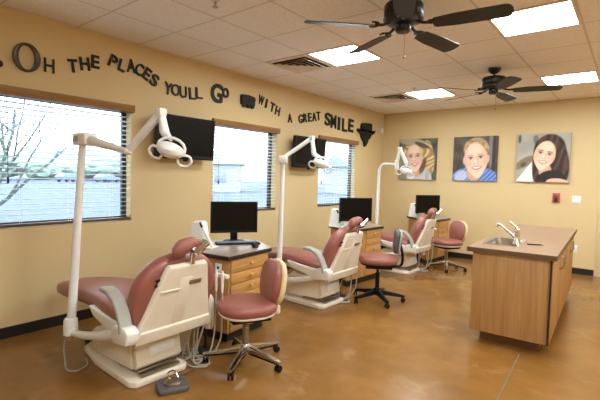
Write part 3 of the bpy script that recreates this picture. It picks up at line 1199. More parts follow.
    for i in range(11):
        q = -1 + 2 * i / 10
        wy = 0.12 * q
        sc = math.sqrt(max(0.02, 1 - abs(q) ** 2.6))
        bend = -0.018 * (1 - q * q)
        big = 1.0 - 0.25 * q
        rings.append([(bend + 0.046 * sc * big * math.cos(2 * PI * k / 20), wy, 0.056 * sc * big * math.sin(2 * PI * k / 20)) for k in range(20)])
    b.loft(rings, Xh)
    b.build('headrest_cushion', M['pink'], t)
    # near armrest
    b = MB()
    path = [(0.27, 0.66), (0.32, 0.668), (0.38, 0.66), (0.45, 0.625), (0.50, 0.565), (0.53, 0.50), (0.545, 0.44)]
    rings = []
    for i, (x, z) in enumerate(path):
        x0, z0 = path[max(0, i - 1)]
        x1, z1 = path[min(len(path) - 1, i + 1)]
        tx, tz = Vector((x1 - x0, z1 - z0)).normalized()
        hh = 0.016
        w = 0.03 if i == 0 else 0.042
        rr = []
        for q in rrect(2 * w, 2 * hh, 0.012, 3):
            rr.append((x - tz * q[1], -0.325 + q[0], z + tx * q[1]))
        rings.append(rr)
    b.loft(rings)
    b.build('armrest', M['armgrey'], t)
    b = MB()
    b.prism([(0.44, 0.36), (0.60, 0.37), (0.62, 0.45), (0.58, 0.48), (0.46, 0.475), (0.42, 0.44)], 0.275, 0.36, XC, 0.012)
    b.build('armrest_mount', M['white'], t)
    return t


CH = make_chair()
CH['label'] = 'nearest pink dental chair, reclined beside the large window with the tree'
CH2 = dup(CH, (1.095, 3.845, 0), 0, 'middle pink dental chair of the row, between the two black-topped wooden desks')
CH3 = dup(CH, (1.08, 6.07, 0), 0, 'farthest pink dental chair, in front of the back wall')


# ------------------------------------------------------------------ dental lamps
def lamp_head(parent, X, s=1.0):
    b = MB()
    # arched frame around the reflector
    pts = []
    for k in range(11):
        a = math.radians(-30 + 240 * k / 10)
        pts.append((0.0, 0.085 * math.cos(a), 0.06 * math.sin(a)))
    b.tube(pts, 0.009, 8, X)
    fr = b.build('lamp_frame', M['white'], parent)
    b = MB()
    rings = []
    for rr, x in ((0.0, 0.055), (0.045, 0.05), (0.075, 0.028), (0.085, 0.0), (0.08, 0.0), (0.07, 0.02), (0.0, 0.038)):
        rings.append([(x, max(rr, 1e-4) * 1.05 * math.cos(2 * PI * k / 20), max(rr, 1e-4) * 0.62 * math.sin(2 * PI * k / 20)) for k in range(20)])
    b.loft(rings, X @ T(0, 0, -0.01) @ RY(math.radians(35)))
    b.build('reflector_bowl', M['white'], parent)
    b = MB()
    b.box((-0.01, 0, -0.05), (0.04, 0.09, 0.03), 0.01, X)
    b.build('bulb_guard', M['armgrey'], parent)
    for sd in (-1, 1):
        b = MB()
        b.tube([(0, sd * 0.07, -0.025), (-0.01, sd * 0.115, -0.02), (-0.02, sd * 0.135, -0.05), (-0.03, sd * 0.11, -0.085), (-0.03, sd * 0.065, -0.085), (-0.02, sd * 0.05, -0.06)], 0.008, 8, X, curve=4)
        b.build('lamp_handle', M['white'], parent)
    return fr


def dental_lamp(label, chair_y, base_pt, top_pt, elbow, peak, drop, head, faceyaw, bent=False):
    o = Vector((base_pt[0], base_pt[1], 0))
    t = thing('dental_lamp', label, 'dental lamp', o, 0, 'dental lamps on chair posts')

    def V(p):
        return Vector(p) - o
    B, Tp = V(base_pt), V(top_pt)
    b = MB()
    att = V((1.50, chair_y - 0.27, base_pt[2] + 0.10))
    b.tube([B + Vector((-0.03, 0, 0.0)), B + Vector((0.12, 0.01, 0.005)), B + Vector((0.30, 0.035, 0.035)), att], [0.03, 0.026, 0.03, 0.045], 10, curve=4)
    b.lathe([(0.03, -0.03), (0.048, -0.02), (0.05, 0.03), (0.045, 0.09), (0.036, 0.1)], T(*B))
    b.build('mounting_arm', M['white'], t)
    b = MB()
    if bent:
        rr = 0.09
        hx = V(elbow)
        dirv = (hx - Tp)
        dirv.z = 0
        dirv.normalize()
        pts = [B, B + (Tp - B) * 0.5, B + (Tp - B) * 0.9]
        for k in range(7):
            a = PI / 2 * k / 6
            pts.append(Tp + Vector((0, 0, -0.11)) + dirv * (rr * (1 - math.cos(a))) + Vector((0, 0, rr * math.sin(a) + 0.0)))
        pts.append(hx)
        b.tube(pts, [0.026, 0.024] + [0.021] * (len(pts) - 2), 12)
    else:
        b.tube([B, B + (Tp - B) * 0.3, Tp], [0.031, 0.029, 0.023], 14)
    b.build('post', M['white'], t)
    E, P, Dp, Hd = V(elbow), V(peak), V(drop), V(head)
    if bent:
        b = MB()
        b.lathe([(0.02, -0.07), (0.03, -0.06), (0.03, 0.06), (0.02, 0.07)], T(*E))
        b.build('elbow_joint', M['white'], t)
        b = MB()
        b.tube([B + (Tp - B) * 0.26, B + (Tp - B) * 0.30], 0.036, 12)
        b.build('collar', M['white'], t)
    else:
        dv = (E - Tp)
        L = dv.length
        yawa = math.atan2(dv.y, dv.x)
        X = T(*Tp) @ RZ(yawa)
        b = MB()
        b.box((0.03, 0, 0.035), (0.16, 0.10, 0.085), 0.014, X)
        sj = b.build('shoulder_joint', M['white'], t)
        b = MB()
        b.box((-0.001, -0.051, 0.035), (0.06, 0.004, 0.04), 0.002, X)
        b.build('switch_plate', M['armgrey'], sj)
        b = MB()
        dn = dv.normalized()
        s0 = Tp + Vector((0, 0, 0.035)) + dn * 0.08
        b.tube([s0, s0 + (E - s0) * 0.6, E], [0.036, 0.026, 0.018], 10)
        b.ball(tuple(E), (0.06, 0.06, 0.05))
        b.build('swing_arm', M['white'], t)
    b = MB()
    d2 = (P - E).normalized()
    X = frame(tuple(E), d2, Vector((-d2.y, d2.x, 0)))
    L = (P - E).length
    b.loft([[(x, q[0], q[1]) for q in rrect(w, h, 0.008, 2)] for x, w, h in ((0.0, 0.032, 0.036), (0.06, 0.036, 0.044), (L * 0.9, 0.036, 0.046), (L + 0.01, 0.034, 0.036))], X)
    b.build('upper_arm', M['white'], t)
    b = MB()
    b.box(tuple(P), (0.06, 0.055, 0.05), 0.012)
    b.tube([P, P + (Dp - P) * 0.6, Dp], [0.024, 0.026, 0.03], 10)
    b.tube([Dp, Hd + Vector((0, 0, 0.05))], [0.028, 0.012], 8)
    b.build('yoke', M['white'], t)
    lamp_head(t, T(*Hd) @ RZ(faceyaw) @ RX(math.radians(-16)))
    return t


dental_lamp('white jointed dental lamp on the leaning post of the nearest chair', 1.65, (0.97, 1.31, 0.27), (0.965, 1.40, 1.615), (1.49, 1.45, 1.556), (1.765, 1.515, 1.795), (1.785, 1.53, 1.67), (1.87, 1.52, 1.575), math.radians(-52))
dental_lamp('white jointed dental lamp on the upright post of the middle chair', 3.88, (1.0, 3.53, 0.27), (1.02, 3.54, 1.57), (0.86, 3.74, 1.64), (1.165, 3.87, 1.865), (1.20, 3.87, 1.68), (1.31, 3.87, 1.585), math.radians(-52))
dental_lamp('white dental lamp on the bent pipe post of the farthest chair', 6.07, (1.03, 5.72, 0.27), (1.06, 5.72, 1.66), (1.34, 5.72, 1.63), (1.385, 5.71, 1.86), (1.49, 5.71, 1.66), (1.50, 5.70, 1.55), math.radians(-52), bent=True)


# ------------------------------------------------------------------ desks
def inset(poly, d):
    n = len(poly)
    out = []
    for i in range(n):
        p0, p1, p2 = Vector(poly[i - 1]), Vector(poly[i]), Vector(poly[(i + 1) % n])
        a, c = (p1 - p0).normalized(), (p2 - p1).normalized()
        na, nc = Vector((-a.y, a.x)), Vector((-c.y, c.x))
        m = (na + nc)
        m /= max(0.3, m.length_squared / 2)
        out.append((p1.x + m.x * d, p1.y + m.y * d))
    return out


def desk(label, poly, fe, t0, t1, outlet=None):
    cx = sum(p[0] for p in poly) / len(poly)
    cy = sum(p[1] for p in poly) / len(poly)
    t = thing('desk', label, 'desk', (cx, cy, 0), 0, 'wooden desks between the chairs')
    P = [(p[0] - cx, p[1] - cy) for p in poly]
    n = len(P)
    if sum(P[i][0] * P[(i + 1) % n][1] - P[(i + 1) % n][0] * P[i][1] for i in range(n)) < 0:
        raise ValueError('poly order')
    b = MB()
    b.prism(inset(P, 0.07), 0.0, 0.09)
    b.build('toe_kick', M['rubber'], t)
    body = inset(P, 0.03)
    b = MB()
    b.prism(body, 0.09, 0.715)
    b.build('body', M['oak'], t)
    b = MB()
    b.prism(P, 0.715, 0.748, bev=0.003)
    b.build('edge_band', M['edge'], t)
    b = MB()
    b.prism(inset(P, 0.004), 0.748, 0.7515)
    b.build('worktop', M['laminate'], t)
    A, B = Vector(body[fe]), Vector(body[(fe + 1) % n])
    e = (B - A).normalized()
    nrm = Vector((e.y, -e.x))
    a0, a1 = A + (B - A) * t0, A + (B - A) * t1
    w = (a1 - a0).length
    mid = (a0 + a1) / 2
    z = 0.712
    for h in (0.115, 0.095, 0.095, 0.11, 0.205):
        X = frame((mid.x, mid.y, z - h / 2), (e.x, e.y, 0), (0, 0, 1))   # local z = outward
        b = MB()
        b.box((0, 0, 0.006), (w - 0.006, h - 0.007, 0.014), 0.003, X)
        dr = b.build('drawer', M['oakfront'], t)
        b = MB()
        b.lathe([(0.007, 0.012), (0.007, 0.02), (0.016, 0.026), (0.018, 0.033), (0.012, 0.04), (0, 0.042)], X, 14)
        b.build('knob', M['knob'], dr)
        z -= h
    if outlet:
        k, q, zz = outlet
        A, B = Vector(body[k]), Vector(body[(k + 1) % n])
        e = (B - A).normalized()
        c = A + (B - A) * q
        X = frame((c.x, c.y, zz), (e.x, e.y, 0), (0, 0, 1))
        b = MB()
        b.box((0, 0, 0.003), (0.07, 0.07, 0.006), 0.002, X)
        ol = b.build('outlet_plate', M['white'], t)
        b = MB()
        b.box((0, 0, 0.007), (0.02, 0.022, 0.003), 0.001, X)
        b.build('socket', M['black'], ol)
    return t


desk('wooden desk with dark-edged top nearest the camera, behind the nearest chair', [(1.15, 2.27), (1.52, 2.31), (1.46, 2.90), (1.09, 3.10), (0.80, 3.05), (0.80, 2.42)], 1, 0.04, 0.96, (0, 0.68, 0.64))
desk('wooden desk with dark-edged top beyond the middle chair', [(1.27, 4.51), (1.33, 5.40), (0.98, 5.60), (0.70, 5.5), (0.72, 4.9), (0.83, 4.82)], 0, 0.52, 0.98)
desk('wooden desk with dark-edged top in the corner by the farthest chair', [(1.48, 6.63), (1.56, 7.50), (1.24, 7.72), (0.9, 7.64), (0.84, 7.26), (0.95, 7.17)], 0, 0.5, 0.98)


def make_monitor():
    """faces +x, base on z = 0"""
    t = thing('computer_monitor', 'x', 'monitor', (0, 0, 0), 0, 'desk computer monitors')
    b = MB()
    b.lathe([(0.0, 0.0), (0.10, 0.0), (0.10, 0.006), (0.085, 0.014), (0.0, 0.018)], Matrix.Diagonal((0.8, 1.15, 1, 1)))
    b.build('stand_base', M['black'], t)
    b = MB()
    b.prism([(-0.025, 0.01), (0.0, 0.01), (-0.005, 0.18), (-0.03, 0.18)], -0.035, 0.035, XC, 0.003)
    b.build('stand_neck', M['black'], t)
    b = MB()
    Xm = T(0, 0, 0.245)
    b.box((-0.012, 0, 0), (0.035, 0.47, 0.315), 0.008, Xm)
    for s in (-1, 1):
        b.box((0.008, s * 0.229, 0), (0.01, 0.014, 0.315), 0.003, Xm)
    b.box((0.008, 0, 0.15), (0.01, 0.45, 0.014), 0.003, Xm)
    b.box((0.008, 0, -0.147), (0.01, 0.45, 0.02), 0.003, Xm)
    b.build('bezel', M['black'], t)
    b = MB()
    b.box((0.006, 0, 0.002), (0.003, 0.445, 0.288), 0, Xm)
    b.build('screen', M['screen'], t)
    return t


DZT = 0.7515
MYAW = math.radians(-34)
mo = make_monitor()
mo.location = (0.94, 2.90, DZT)
mo.rotation_euler = (0, 0, MYAW)
mo['label'] = 'black computer monitor on the nearest desk, above the keyboard'
dup(mo, (1.16, 4.90, DZT + 0.0), MYAW, 'black computer monitor on the middle desk, below the far window')
dup(mo, (1.27, 7.15, DZT), MYAW, 'black computer monitor on the desk in the corner, below the blonde portrait')

t = thing('keyboard', 'slate grey keyboard in front of the nearest monitor', 'keyboard', (1.08, 2.82, DZT), MYAW)
b = MB()
b.box((0, 0, 0.008), (0.14, 0.43, 0.014), 0.005)
b.build('keyboard_case', M['black'], t)
b = MB()
for i in range(5):
    for k in range(15):
        b.box((-0.045 + i * 0.0225, -0.19 + k * 0.0271, 0.018), (0.018, 0.022, 0.008), 0.002, seg=1)
b.build('keys', M['keybd'], t)
t = thing('computer_mouse', 'black computer mouse on the desk right of the keyboard', 'mouse', (1.335, 2.80, DZT), MYAW + PI)
b = MB()
b.loft([sec(-0.055, 0.012, 0, 0.008, 16, 2.5), sec(-0.045, 0.026, 0, 0.024, 16, 2.5), sec(-0.015, 0.032, 0, 0.036, 16, 2.5), sec(0.02, 0.031, 0, 0.03, 16, 2.5), sec(0.045, 0.024, 0, 0.016, 16, 2.5), sec(0.055, 0.01, 0, 0.008, 16, 2.5)])
b.build('mouse_shell', M['black'], t)
b = MB()
b.lathe([(0.0, -0.004), (0.009, -0.004), (0.009, 0.004), (0.0, 0.004)], T(0.03, 0, 0.024) @ RX(PI / 2), 12)
b.build('scroll_wheel', M['nickel'], t)


def make_caddy():
    """white desktop stand, front towards -y"""
    t = thing('desktop_stand', 'x', 'desktop stand', (0, 0, 0), 0, 'white desktop stands')
    b = MB()
    b.box((0.015, 0, 0.008), (0.23, 0.14, 0.016), 0.006)
    b.build('foot', M['white'], t)
    b = MB()
    b.loft([[(-0.03 + q[0] * s, q[1] * s2, z) for q in rrect(0.15, 0.12, 0.02, 3)] for z, s, s2 in ((0.01, 1.15, 1.0), (0.12, 0.95, 0.9), (0.23, 0.7, 0.8), (0.243, 0.55, 0.6))])
    b.build('tower', M['white'], t)
    b = MB()
    b.tube([(0.12, -0.03, 0.02), (0.02, -0.045, 0.2)], [0.016, 0.011], 10)
    w = b.build('wand', M['white'], t)
    b = MB()
    b.tube([(0.025, -0.0445, 0.19), (0.0, -0.048, 0.235)], [0.012, 0.008], 10)
    b.build('wand_tip', M['black'], w)
    b = MB()
    b.lathe([(0.018, 0.0), (0.018, 0.004), (0.0, 0.005)], T(0.055, -0.068, 0.075) @ RX(PI / 2), 14)
    b.tube([(0.055, -0.03, 0.07), (0.055, -0.068, 0.075)], 0.01, 8)
    b.build('button', M['green'], t)
    return t


cd = make_caddy()
cd.location = (1.02, 2.44, DZT)
cd.rotation_euler = (0, 0, 0.35)
cd['label'] = 'white tapered desktop stand with a green button, on the nearest desk'
dup(cd, (0.94, 4.80, DZT), 0.2, 'white tapered desktop stand beside the monitor on the middle desk')
dup(cd, (1.03, 7.19, DZT), 0.0, 'white tapered desktop stand left of the monitor on the corner desk')


# ------------------------------------------------------------------ stools
def caster(parent_leg, x, y, z_top):
    b = MB()
    for s in (-1, 1):
        b.lathe([(0.0, -0.008), (0.020, -0.008), (0.026, -0.004), (0.026, 0.004), (0.020, 0.008), (0.0, 0.008)], T(x, y, 0.026) @ RZ(0.8 + x * 3) @ T(0, s * 0.013, 0) @ RX(PI / 2), 16)
    b.tube([(x, y, 0.03), (x, y, z_top)], 0.006, 8)
    return b.build('caster', M['black'], parent_leg)


def make_stool(kind):
    """faces +x (the back is at -x)"""
    t = thing('wheeled_stool', 'x', 'stool', (0, 0, 0), 0, 'wheeled stools beside the chairs')
    dark = kind == 'dark'
    lm = M['black'] if dark else M['steel']
    for k in range(5):
        a = math.radians(-64 + 72 * k) if not dark else math.radians(-40 + 72 * k)
        a -= YAW[kind]
        c, s = math.cos(a), math.sin(a)
        rr = 0.30
        b = MB()
        d = Vector((c, s, 0))
        X = frame((0, 0, 0), d, Vector((-s, c, 0)))
        b.loft([[(x, q[0], z + q[1]) for q in rrect(w, h, 0.006, 2)] for x, w, h, z in ((0.02, 0.055, 0.045, 0.115), (0.12, 0.042, 0.036, 0.10), (rr - 0.02, 0.034, 0.026, 0.075), (rr + 0.018, 0.03, 0.02, 0.07))], X)
        leg = b.build('leg', lm, t)
        b = MB()
        b.loft([[(x, q[0], z + q[1]) for q in rrect(w, h, 0.004, 2)] for x, w, h, z in ((0.05, 0.046, 0.02, 0.085), (rr, 0.036, 0.016, 0.062))], X)
        b.build('leg_underside', M['black'], leg)
        caster(leg, rr * c, rr * s, 0.075)
    b = MB()
    b.lathe([(0.0, 0.07), (0.04, 0.07), (0.042, 0.14), (0.034, 0.15), (0.0, 0.15)])
    b.build('hub', lm, t)
    b = MB()
    b.lathe([(0.0, 0.14), (0.025, 0.14), (0.025, 0.29), (0.014, 0.295), (0.014, 0.375), (0.0, 0.375)])
    b.build('gas_column', M['black'] if dark else M['nickel'], t)
    b = MB()
    b.box((-0.01, 0, 0.362), (0.30, 0.26, 0.042), 0.012)
    b.box((-0.02, 0, 0.35), (0.12, 0.10, 0.03), 0.01)
    b.tube([(0.02, -0.08, 0.36), (0.03, -0.19, 0.355), (0.03, -0.23, 0.35)], 0.006, 8)
    b.build('tilt_mechanism', M['black'], t)
    seat = []
    for k in range(32):
        a = 2 * PI * k / 32
        c, s = math.cos(a), math.sin(a)
        seat.append((-0.005 + 0.225 * math.copysign(abs(c) ** 0.8, c), 0.225 * math.copysign(abs(s) ** 0.85, s)))
    b = MB()
    b.pad(seat, 0.085, 0.04, T(0, 0, 0.395), 0.012)
    b.build('seat', M['pink'], t)
    b = MB()
    b.pad([(p[0] * 0.93, p[1] * 0.93) for p in seat], 0.016, 0.006, T(0, 0, 0.384))
    b.build('seat_pan', M['black'] if dark else M['cream'], t)
    # back
    if not dark:
        b = MB()
        b.tube([(-0.05, 0, 0.365), (-0.19, 0, 0.365), (-0.265, 0, 0.40), (-0.285, 0, 0.50), (-0.265, 0, 0.62)], 0.014, 8, curve=5)
        b.build('back_bar', M['nickel'], t)
        b = MB()
        b.box((-0.245, 0, 0.385), (0.05, 0.07, 0.07), 0.015)
        b.build('bar_cover', M['white'], t)
        X = frame((-0.20, 0, 0.61), (0, 1, 0), (-0.14, 0, 1))
        zs = 1 if X.col[2].x > 0 else -1
        Y = X @ Matrix.Diagonal((1, 1, zs, 1))
        ol = [(0.17 * math.copysign(abs(math.cos(2 * PI * k / 32)) ** 0.8, math.cos(2 * PI * k / 32)), 0.168 * math.copysign(abs(math.sin(2 * PI * k / 32)) ** 0.8, math.sin(2 * PI * k / 32))) for k in range(32)]
        b = MB()
        b.pad(ol, 0.06, 0.03, Y @ T(0, 0, -0.02), 0.01)
        b.build('back_cushion', M['pink'], t)
        b = MB()
        b.pad([(p[0] * 1.03, p[1] * 1.03) for p in ol], 0.045, 0.02, Y @ Matrix.Diagonal((1, 1, -1, 1)) @ T(0, 0, 0.015), 0.012)
        b.build('back_shell', M['shell'], t)
    else:
        b = MB()
        b.tube([(0.0, 0, 0.36), (-0.20, 0, 0.36), (-0.27, 0, 0.39), (-0.275, 0, 0.50), (-0.24, 0, 0.64)], 0.016, 8, curve=5)
        b.build('back_bar', M['black'], t)
        X = frame((-0.205, 0, 0.655), (0, 1, 0), (-0.1, 0, 1))
        zs = 1 if X.col[2].x > 0 else -1
        Y = X @ Matrix.Diagonal((1, 1, zs, 1))
        ol = rrect(0.30, 0.26, 0.07, 5)
        b = MB()
        b.pad(ol, 0.05, 0.02, Y @ T(0, 0, -0.02), 0.01)
        b.build('back_cushion', M['greyfab'], t)
        b = MB()
        b.pad([(p[0] * 1.03, p[1] * 1.03) for p in ol], 0.02, 0.008, Y @ Matrix.Diagonal((1, 1, -1, 1)) @ T(0, 0, 0.018))
        b.build('back_shell', M['armgrey'], t)
    return t


YAW = {'light': math.radians(-117), 'dark': math.radians(-150)}
s1 = make_stool('light')
s1.location = (1.835, 2.21, 0)
s1.rotation_euler = (0, 0, YAW['light'])
s1['label'] = 'nearest pink wheeled stool with cream back shell, in front of the nearest desk'
s3 = dup(s1, (1.79, 6.68, 0), math.radians(-122), 'farthest pink wheeled stool with cream back shell, by the back wall')
s2 = make_stool('dark')
s2.location = (1.80, 4.36, 0)
for k in kids(s2):
    nm = k.name.split('.')[0]
    if nm in ('seat', 'seat_pan', 'tilt_mechanism', 'back_bar', 'back_cushion', 'back_shell'):
        k.location.z += 0.05
    elif nm == 'gas_column':
        k.scale.z = 1.13
s2.rotation_euler = (0, 0, YAW['dark'])
s2['label'] = 'pink wheeled stool with black base and dark grey back, behind the middle chair'

# ------------------------------------------------------------------ instruments, pedal, cables
def make_inst():
    t = thing('instrument_stand', 'x', 'instrument stand', (0, 0, 0), 0, 'instrument stands with hoses')
    b = MB()
    b.lathe([(0.0, 0), (0.075, 0), (0.075, 0.012), (0.03, 0.02), (0.0, 0.02)])
    b.tube([(0, 0, 0.015), (0, 0, 0.62)], 0.014, 10)
    b.tube([(0, 0, 0.61), (0.10, -0.02, 0.65), (0.19, -0.03, 0.65)], 0.011, 8, curve=4)
    b.build('stand_post', M['blacksoft'], t)
    b = MB()
    b.box((0.23, -0.035, 0.655), (0.14, 0.04, 0.03), 0.008)
    b.build('holder', M['cream'], t)
    for i, x in enumerate((0.195, 0.265)):
        b = MB()
        b.tube([(x, -0.06, 0.70), (x, -0.06, 0.66), (x, -0.06, 0.57), (x, -0.06, 0.53)], [0.007, 0.013, 0.010, 0.006], 10)
        b.build('handpiece', M['white'], t)
    b = MB()
    b.lathe([(0.0, 0.20), (0.028, 0.20), (0.036, 0.215), (0.036, 0.42), (0.028, 0.44), (0.016, 0.46), (0.0, 0.465)], T(0.115, -0.06, 0.03))
    b.tube([(0.0, 0, 0.37), (0.115, -0.06, 0.37)], 0.008, 8)
    b.build('water_bottle', M['cream'], t)
    hs = [[(0.195, -0.06, 0.54), (0.20, -0.07, 0.40), (0.21, -0.09, 0.2), (0.20, -0.14, 0.06), (0.10, -0.20, 0.015), (-0.02, -0.12, 0.012), (-0.08, -0.03, 0.02), (-0.1, 0.02, 0.06)],
          [(0.265, -0.06, 0.54), (0.27, -0.065, 0.36), (0.255, -0.07, 0.16), (0.19, -0.13, 0.035), (0.08, -0.14, 0.012), (-0.02, -0.08, 0.025), (-0.09, -0.02, 0.06)],
          [(0.02, -0.03, 0.55), (0.05, -0.09, 0.40), (0.02, -0.12, 0.22), (0.06, -0.16, 0.06), (0.16, -0.22, 0.012), (0.24, -0.16, 0.012), (0.14, -0.09, 0.012)],
          [(0.0, -0.02, 0.50), (0.02, -0.11, 0.32), (-0.03, -0.14, 0.15), (0.0, -0.22, 0.02), (0.1, -0.26, 0.012), (0.19, -0.26, 0.012), (0.26, -0.19, 0.012)],
          [(-0.01, -0.02, 0.46), (-0.03, -0.10, 0.30), (-0.01, -0.16, 0.12), (0.06, -0.20, 0.03), (0.02, -0.26, 0.012), (-0.08, -0.22, 0.012), (-0.12, -0.12, 0.012)]]
    hs += [[(0.09, -0.05, 0.40), (0.10, -0.10, 0.25), (0.07, -0.14, 0.08), (0.12, -0.21, 0.015), (0.18, -0.20, 0.02), (0.13, -0.13, 0.03), (0.04, -0.16, 0.015)],
           [(0.05, -0.04, 0.42), (0.07, -0.13, 0.22), (0.10, -0.17, 0.06), (0.02, -0.21, 0.02), (-0.06, -0.17, 0.02), (-0.05, -0.10, 0.03), (0.04, -0.10, 0.02)]]
    for h in hs:
        b = MB()
        b.tube(h, 0.0065, 7, curve=6)
        b.build('hose', M['hose'], t)
    return t


ins = make_inst()
ins.location = (1.44, 2.145, 0)
ins['label'] = 'instrument holder with tangled grey hoses between the nearest chair and its stool'
dup(ins, (1.37, 4.23, 0), 0, 'instrument holder with hoses behind the middle chair')
dup(ins, (1.40, 6.47, 0), 0, 'instrument holder with hoses behind the farthest chair')

t = thing('foot_pedal', 'dark foot pedal on the floor at the foot of the nearest chair base', 'foot pedal', (1.76, 1.615, 0), math.radians(-25))
b = MB()
b.pad(rrect(0.17, 0.20, 0.03, 4), 0.034, 0.01)
b.build('pedal_base', M['greyfab'], t)
b = MB()
b.lathe([(0.0, 0.03), (0.055, 0.03), (0.055, 0.045), (0.04, 0.052), (0.0, 0.054)])
b.build('pedal_disc', M['nickel'], t)
b = MB()
b.tube([(-0.07, 0.05, 0.035), (-0.09, 0.03, 0.075), (-0.05, -0.02, 0.085), (-0.01, -0.01, 0.055)], 0.005, 8, curve=5)
b.build('guard_wire', M['chrome'], t)
b = MB()
b.tube([(1.67, 1.62, 0.02), (1.655, 1.72, 0.008), (1.66, 1.86, 0.008), (1.56, 1.94, 0.008), (1.42, 1.97, 0.008), (1.30, 1.99, 0.008)], 0.005, 7, curve=6)
o = b.build('pedal_cable', M['greyfab'])
tag(o, 'dark cable running over the floor from the foot pedal behind the nearest chair', 'cable')
b = MB()
b.tube([(0.95, 1.305, 0.25), (0.905, 1.29, 0.16), (0.93, 1.285, 0.06), (1.0, 1.27, 0.012), (1.06, 1.31, 0.008), (1.02, 1.40, 0.008), (0.90, 1.445, 0.008)], 0.005, 7, curve=6)
o = b.build('lamp_cable', M['hose'])
tag(o, 'thin grey cable looping to the floor below the nearest lamp post', 'cable')
t = thing('floor_box', 'small dark box on the floor behind the base of the nearest chair', 'junction box', (0.66, 1.60, 0))
b = MB()
b.box((0, 0, 0.06), (0.09, 0.07, 0.12), 0.008)
b.build('box_body', M['railbrown'], t)
b = MB()
b.tube([(0.02, -0.035, 0.05), (0.02, -0.05, 0.05)], 0.015, 10)
b.build('connector', M['black'], t)

# ------------------------------------------------------------------ island counter with sink
IY0, IY1 = 3.87, 6.30
IA = math.radians(2.2)
isl = thing('island_cabinet', 'freestanding wooden laminate counter with a sink, at the right of the room', 'counter', (3.295, IY0, 0), IA)
W2 = 0.30
Lg = IY1 - IY0
b = MB()
b.box((0, 0.10 + (Lg - 0.2) / 2, 0.05), (2 * W2 - 0.13, Lg - 0.2, 0.10))
b.build('toe_kick', M['islandkick'], isl)
b = MB()
b.box((0, Lg / 2, 0.39), (2 * W2 - 0.004, Lg, 0.58))
b.box((0, 0.105, 0.74), (2 * W2 - 0.004, 0.21, 0.12))
b.box((0, (0.83 + Lg) / 2, 0.74), (2 * W2 - 0.004, Lg - 0.83, 0.12))
b.box((0.155, 0.52, 0.74), (0.286, 0.62, 0.12))
b.build('body', M['island'], isl)
b = MB()
b.box((-0.006, -0.008, 0.45), (2 * W2 - 0.02, 0.016, 0.70), 0.002)
b.build('end_panel', M['island'], isl)
b = MB()
b.box((W2 + 0.004, -0.007, 0.45), (0.014, 0.016, 0.70))
b.build('corner_seam', M['edge'], isl)
ZT = 0.84
b = MB()
# worktop with a cut-out for the sink
sx0, sx1, sy0, sy1 = -0.27, 0.0, 0.24, 0.80
tx0, tx1, ty0, ty1 = -W2 - 0.04, W2 + 0.04, -0.045, Lg + 0.04
for (a0, a1, c0, c1) in ((tx0, sx0, ty0, ty1), (sx1, tx1, ty0, ty1), (sx0, sx1, ty0, sy0), (sx0, sx1, sy1, ty1)):
    b.box(((a0 + a1) / 2, (c0 + c1) / 2, ZT - 0.02), (a1 - a0, c1 - c0, 0.04))
bmesh.ops.remove_doubles(b.bm, verts=b.bm.verts[:], dist=1e-5)
b.build('worktop', M['islandtop'], isl)
b = MB()
hwx, y0_, y1_ = W2 + 0.041, -0.046, Lg + 0.041
for c, d in (((0, y0_, ZT - 0.0215), (2 * hwx, 0.003, 0.038)), ((0, y1_, ZT - 0.0215), (2 * hwx, 0.003, 0.038)), ((-hwx, Lg / 2, ZT - 0.0215), (0.003, y1_ - y0_, 0.038)), ((hwx, Lg / 2, ZT - 0.0215), (0.003, y1_ - y0_, 0.038))):
    b.box(c, d)
b.build('edge_band', M['islandedge'], isl)
NB = 4
bw = Lg / NB
for k in range(NB):
    yc = (k + 0.5) * bw
    b = MB()
    b.box((W2 + 0.007, yc, 0.45), (0.016, bw - 0.008, 0.69), 0.002)
    dr = b.build('door', M['island'], isl)
    b = MB()
    yh = yc + (bw / 2 - 0.06) * (1 if k % 2 == 0 else -1)
    x0 = W2 + 0.014
    b.tube([(x0, yh, 0.64), (x0 + 0.03, yh, 0.645), (x0 + 0.035, yh, 0.66), (x0 + 0.035, yh, 0.74), (x0 + 0.03, yh, 0.755), (x0, yh, 0.76)], 0.005, 8)
    b.build('pull_handle', M['nickel'], dr)

# sink
sk = thing('steel_sink', 'shallow stainless steel sink set into the near left of the counter', 'sink', (0, 0, 0), 0)
sk.location = isl.matrix_basis @ Vector(((sx0 + sx1) / 2, (sy0 + sy1) / 2, ZT))
sk.rotation_euler = (0, 0, IA)
w, l = sx1 - sx0, sy1 - sy0
b = MB()
rim_o = rrect(w + 0.03, l + 0.03, 0.03, 4)
rim_i = rrect(w - 0.02, l - 0.02, 0.04, 4)
bot = rrect(w - 0.05, l - 0.05, 0.05, 4)
b.loft([[(p[0], p[1], 0.0005) for p in rim_o], [(p[0], p[1], 0.004) for p in rim_o], [(p[0], p[1], 0.004) for p in rim_i], [(p[0], p[1], -0.12) for p in bot], [(p[0] * 0.2, p[1] * 0.2, -0.13) for p in bot]], cap=False)
b.build('basin', M['steel'], sk)
b = MB()
b.lathe([(0.0, 0.0), (0.04, 0.0), (0.035, 0.006), (0.0, 0.003)], T(0, 0, -0.128))
b.build('drain', M['chrome'], sk)

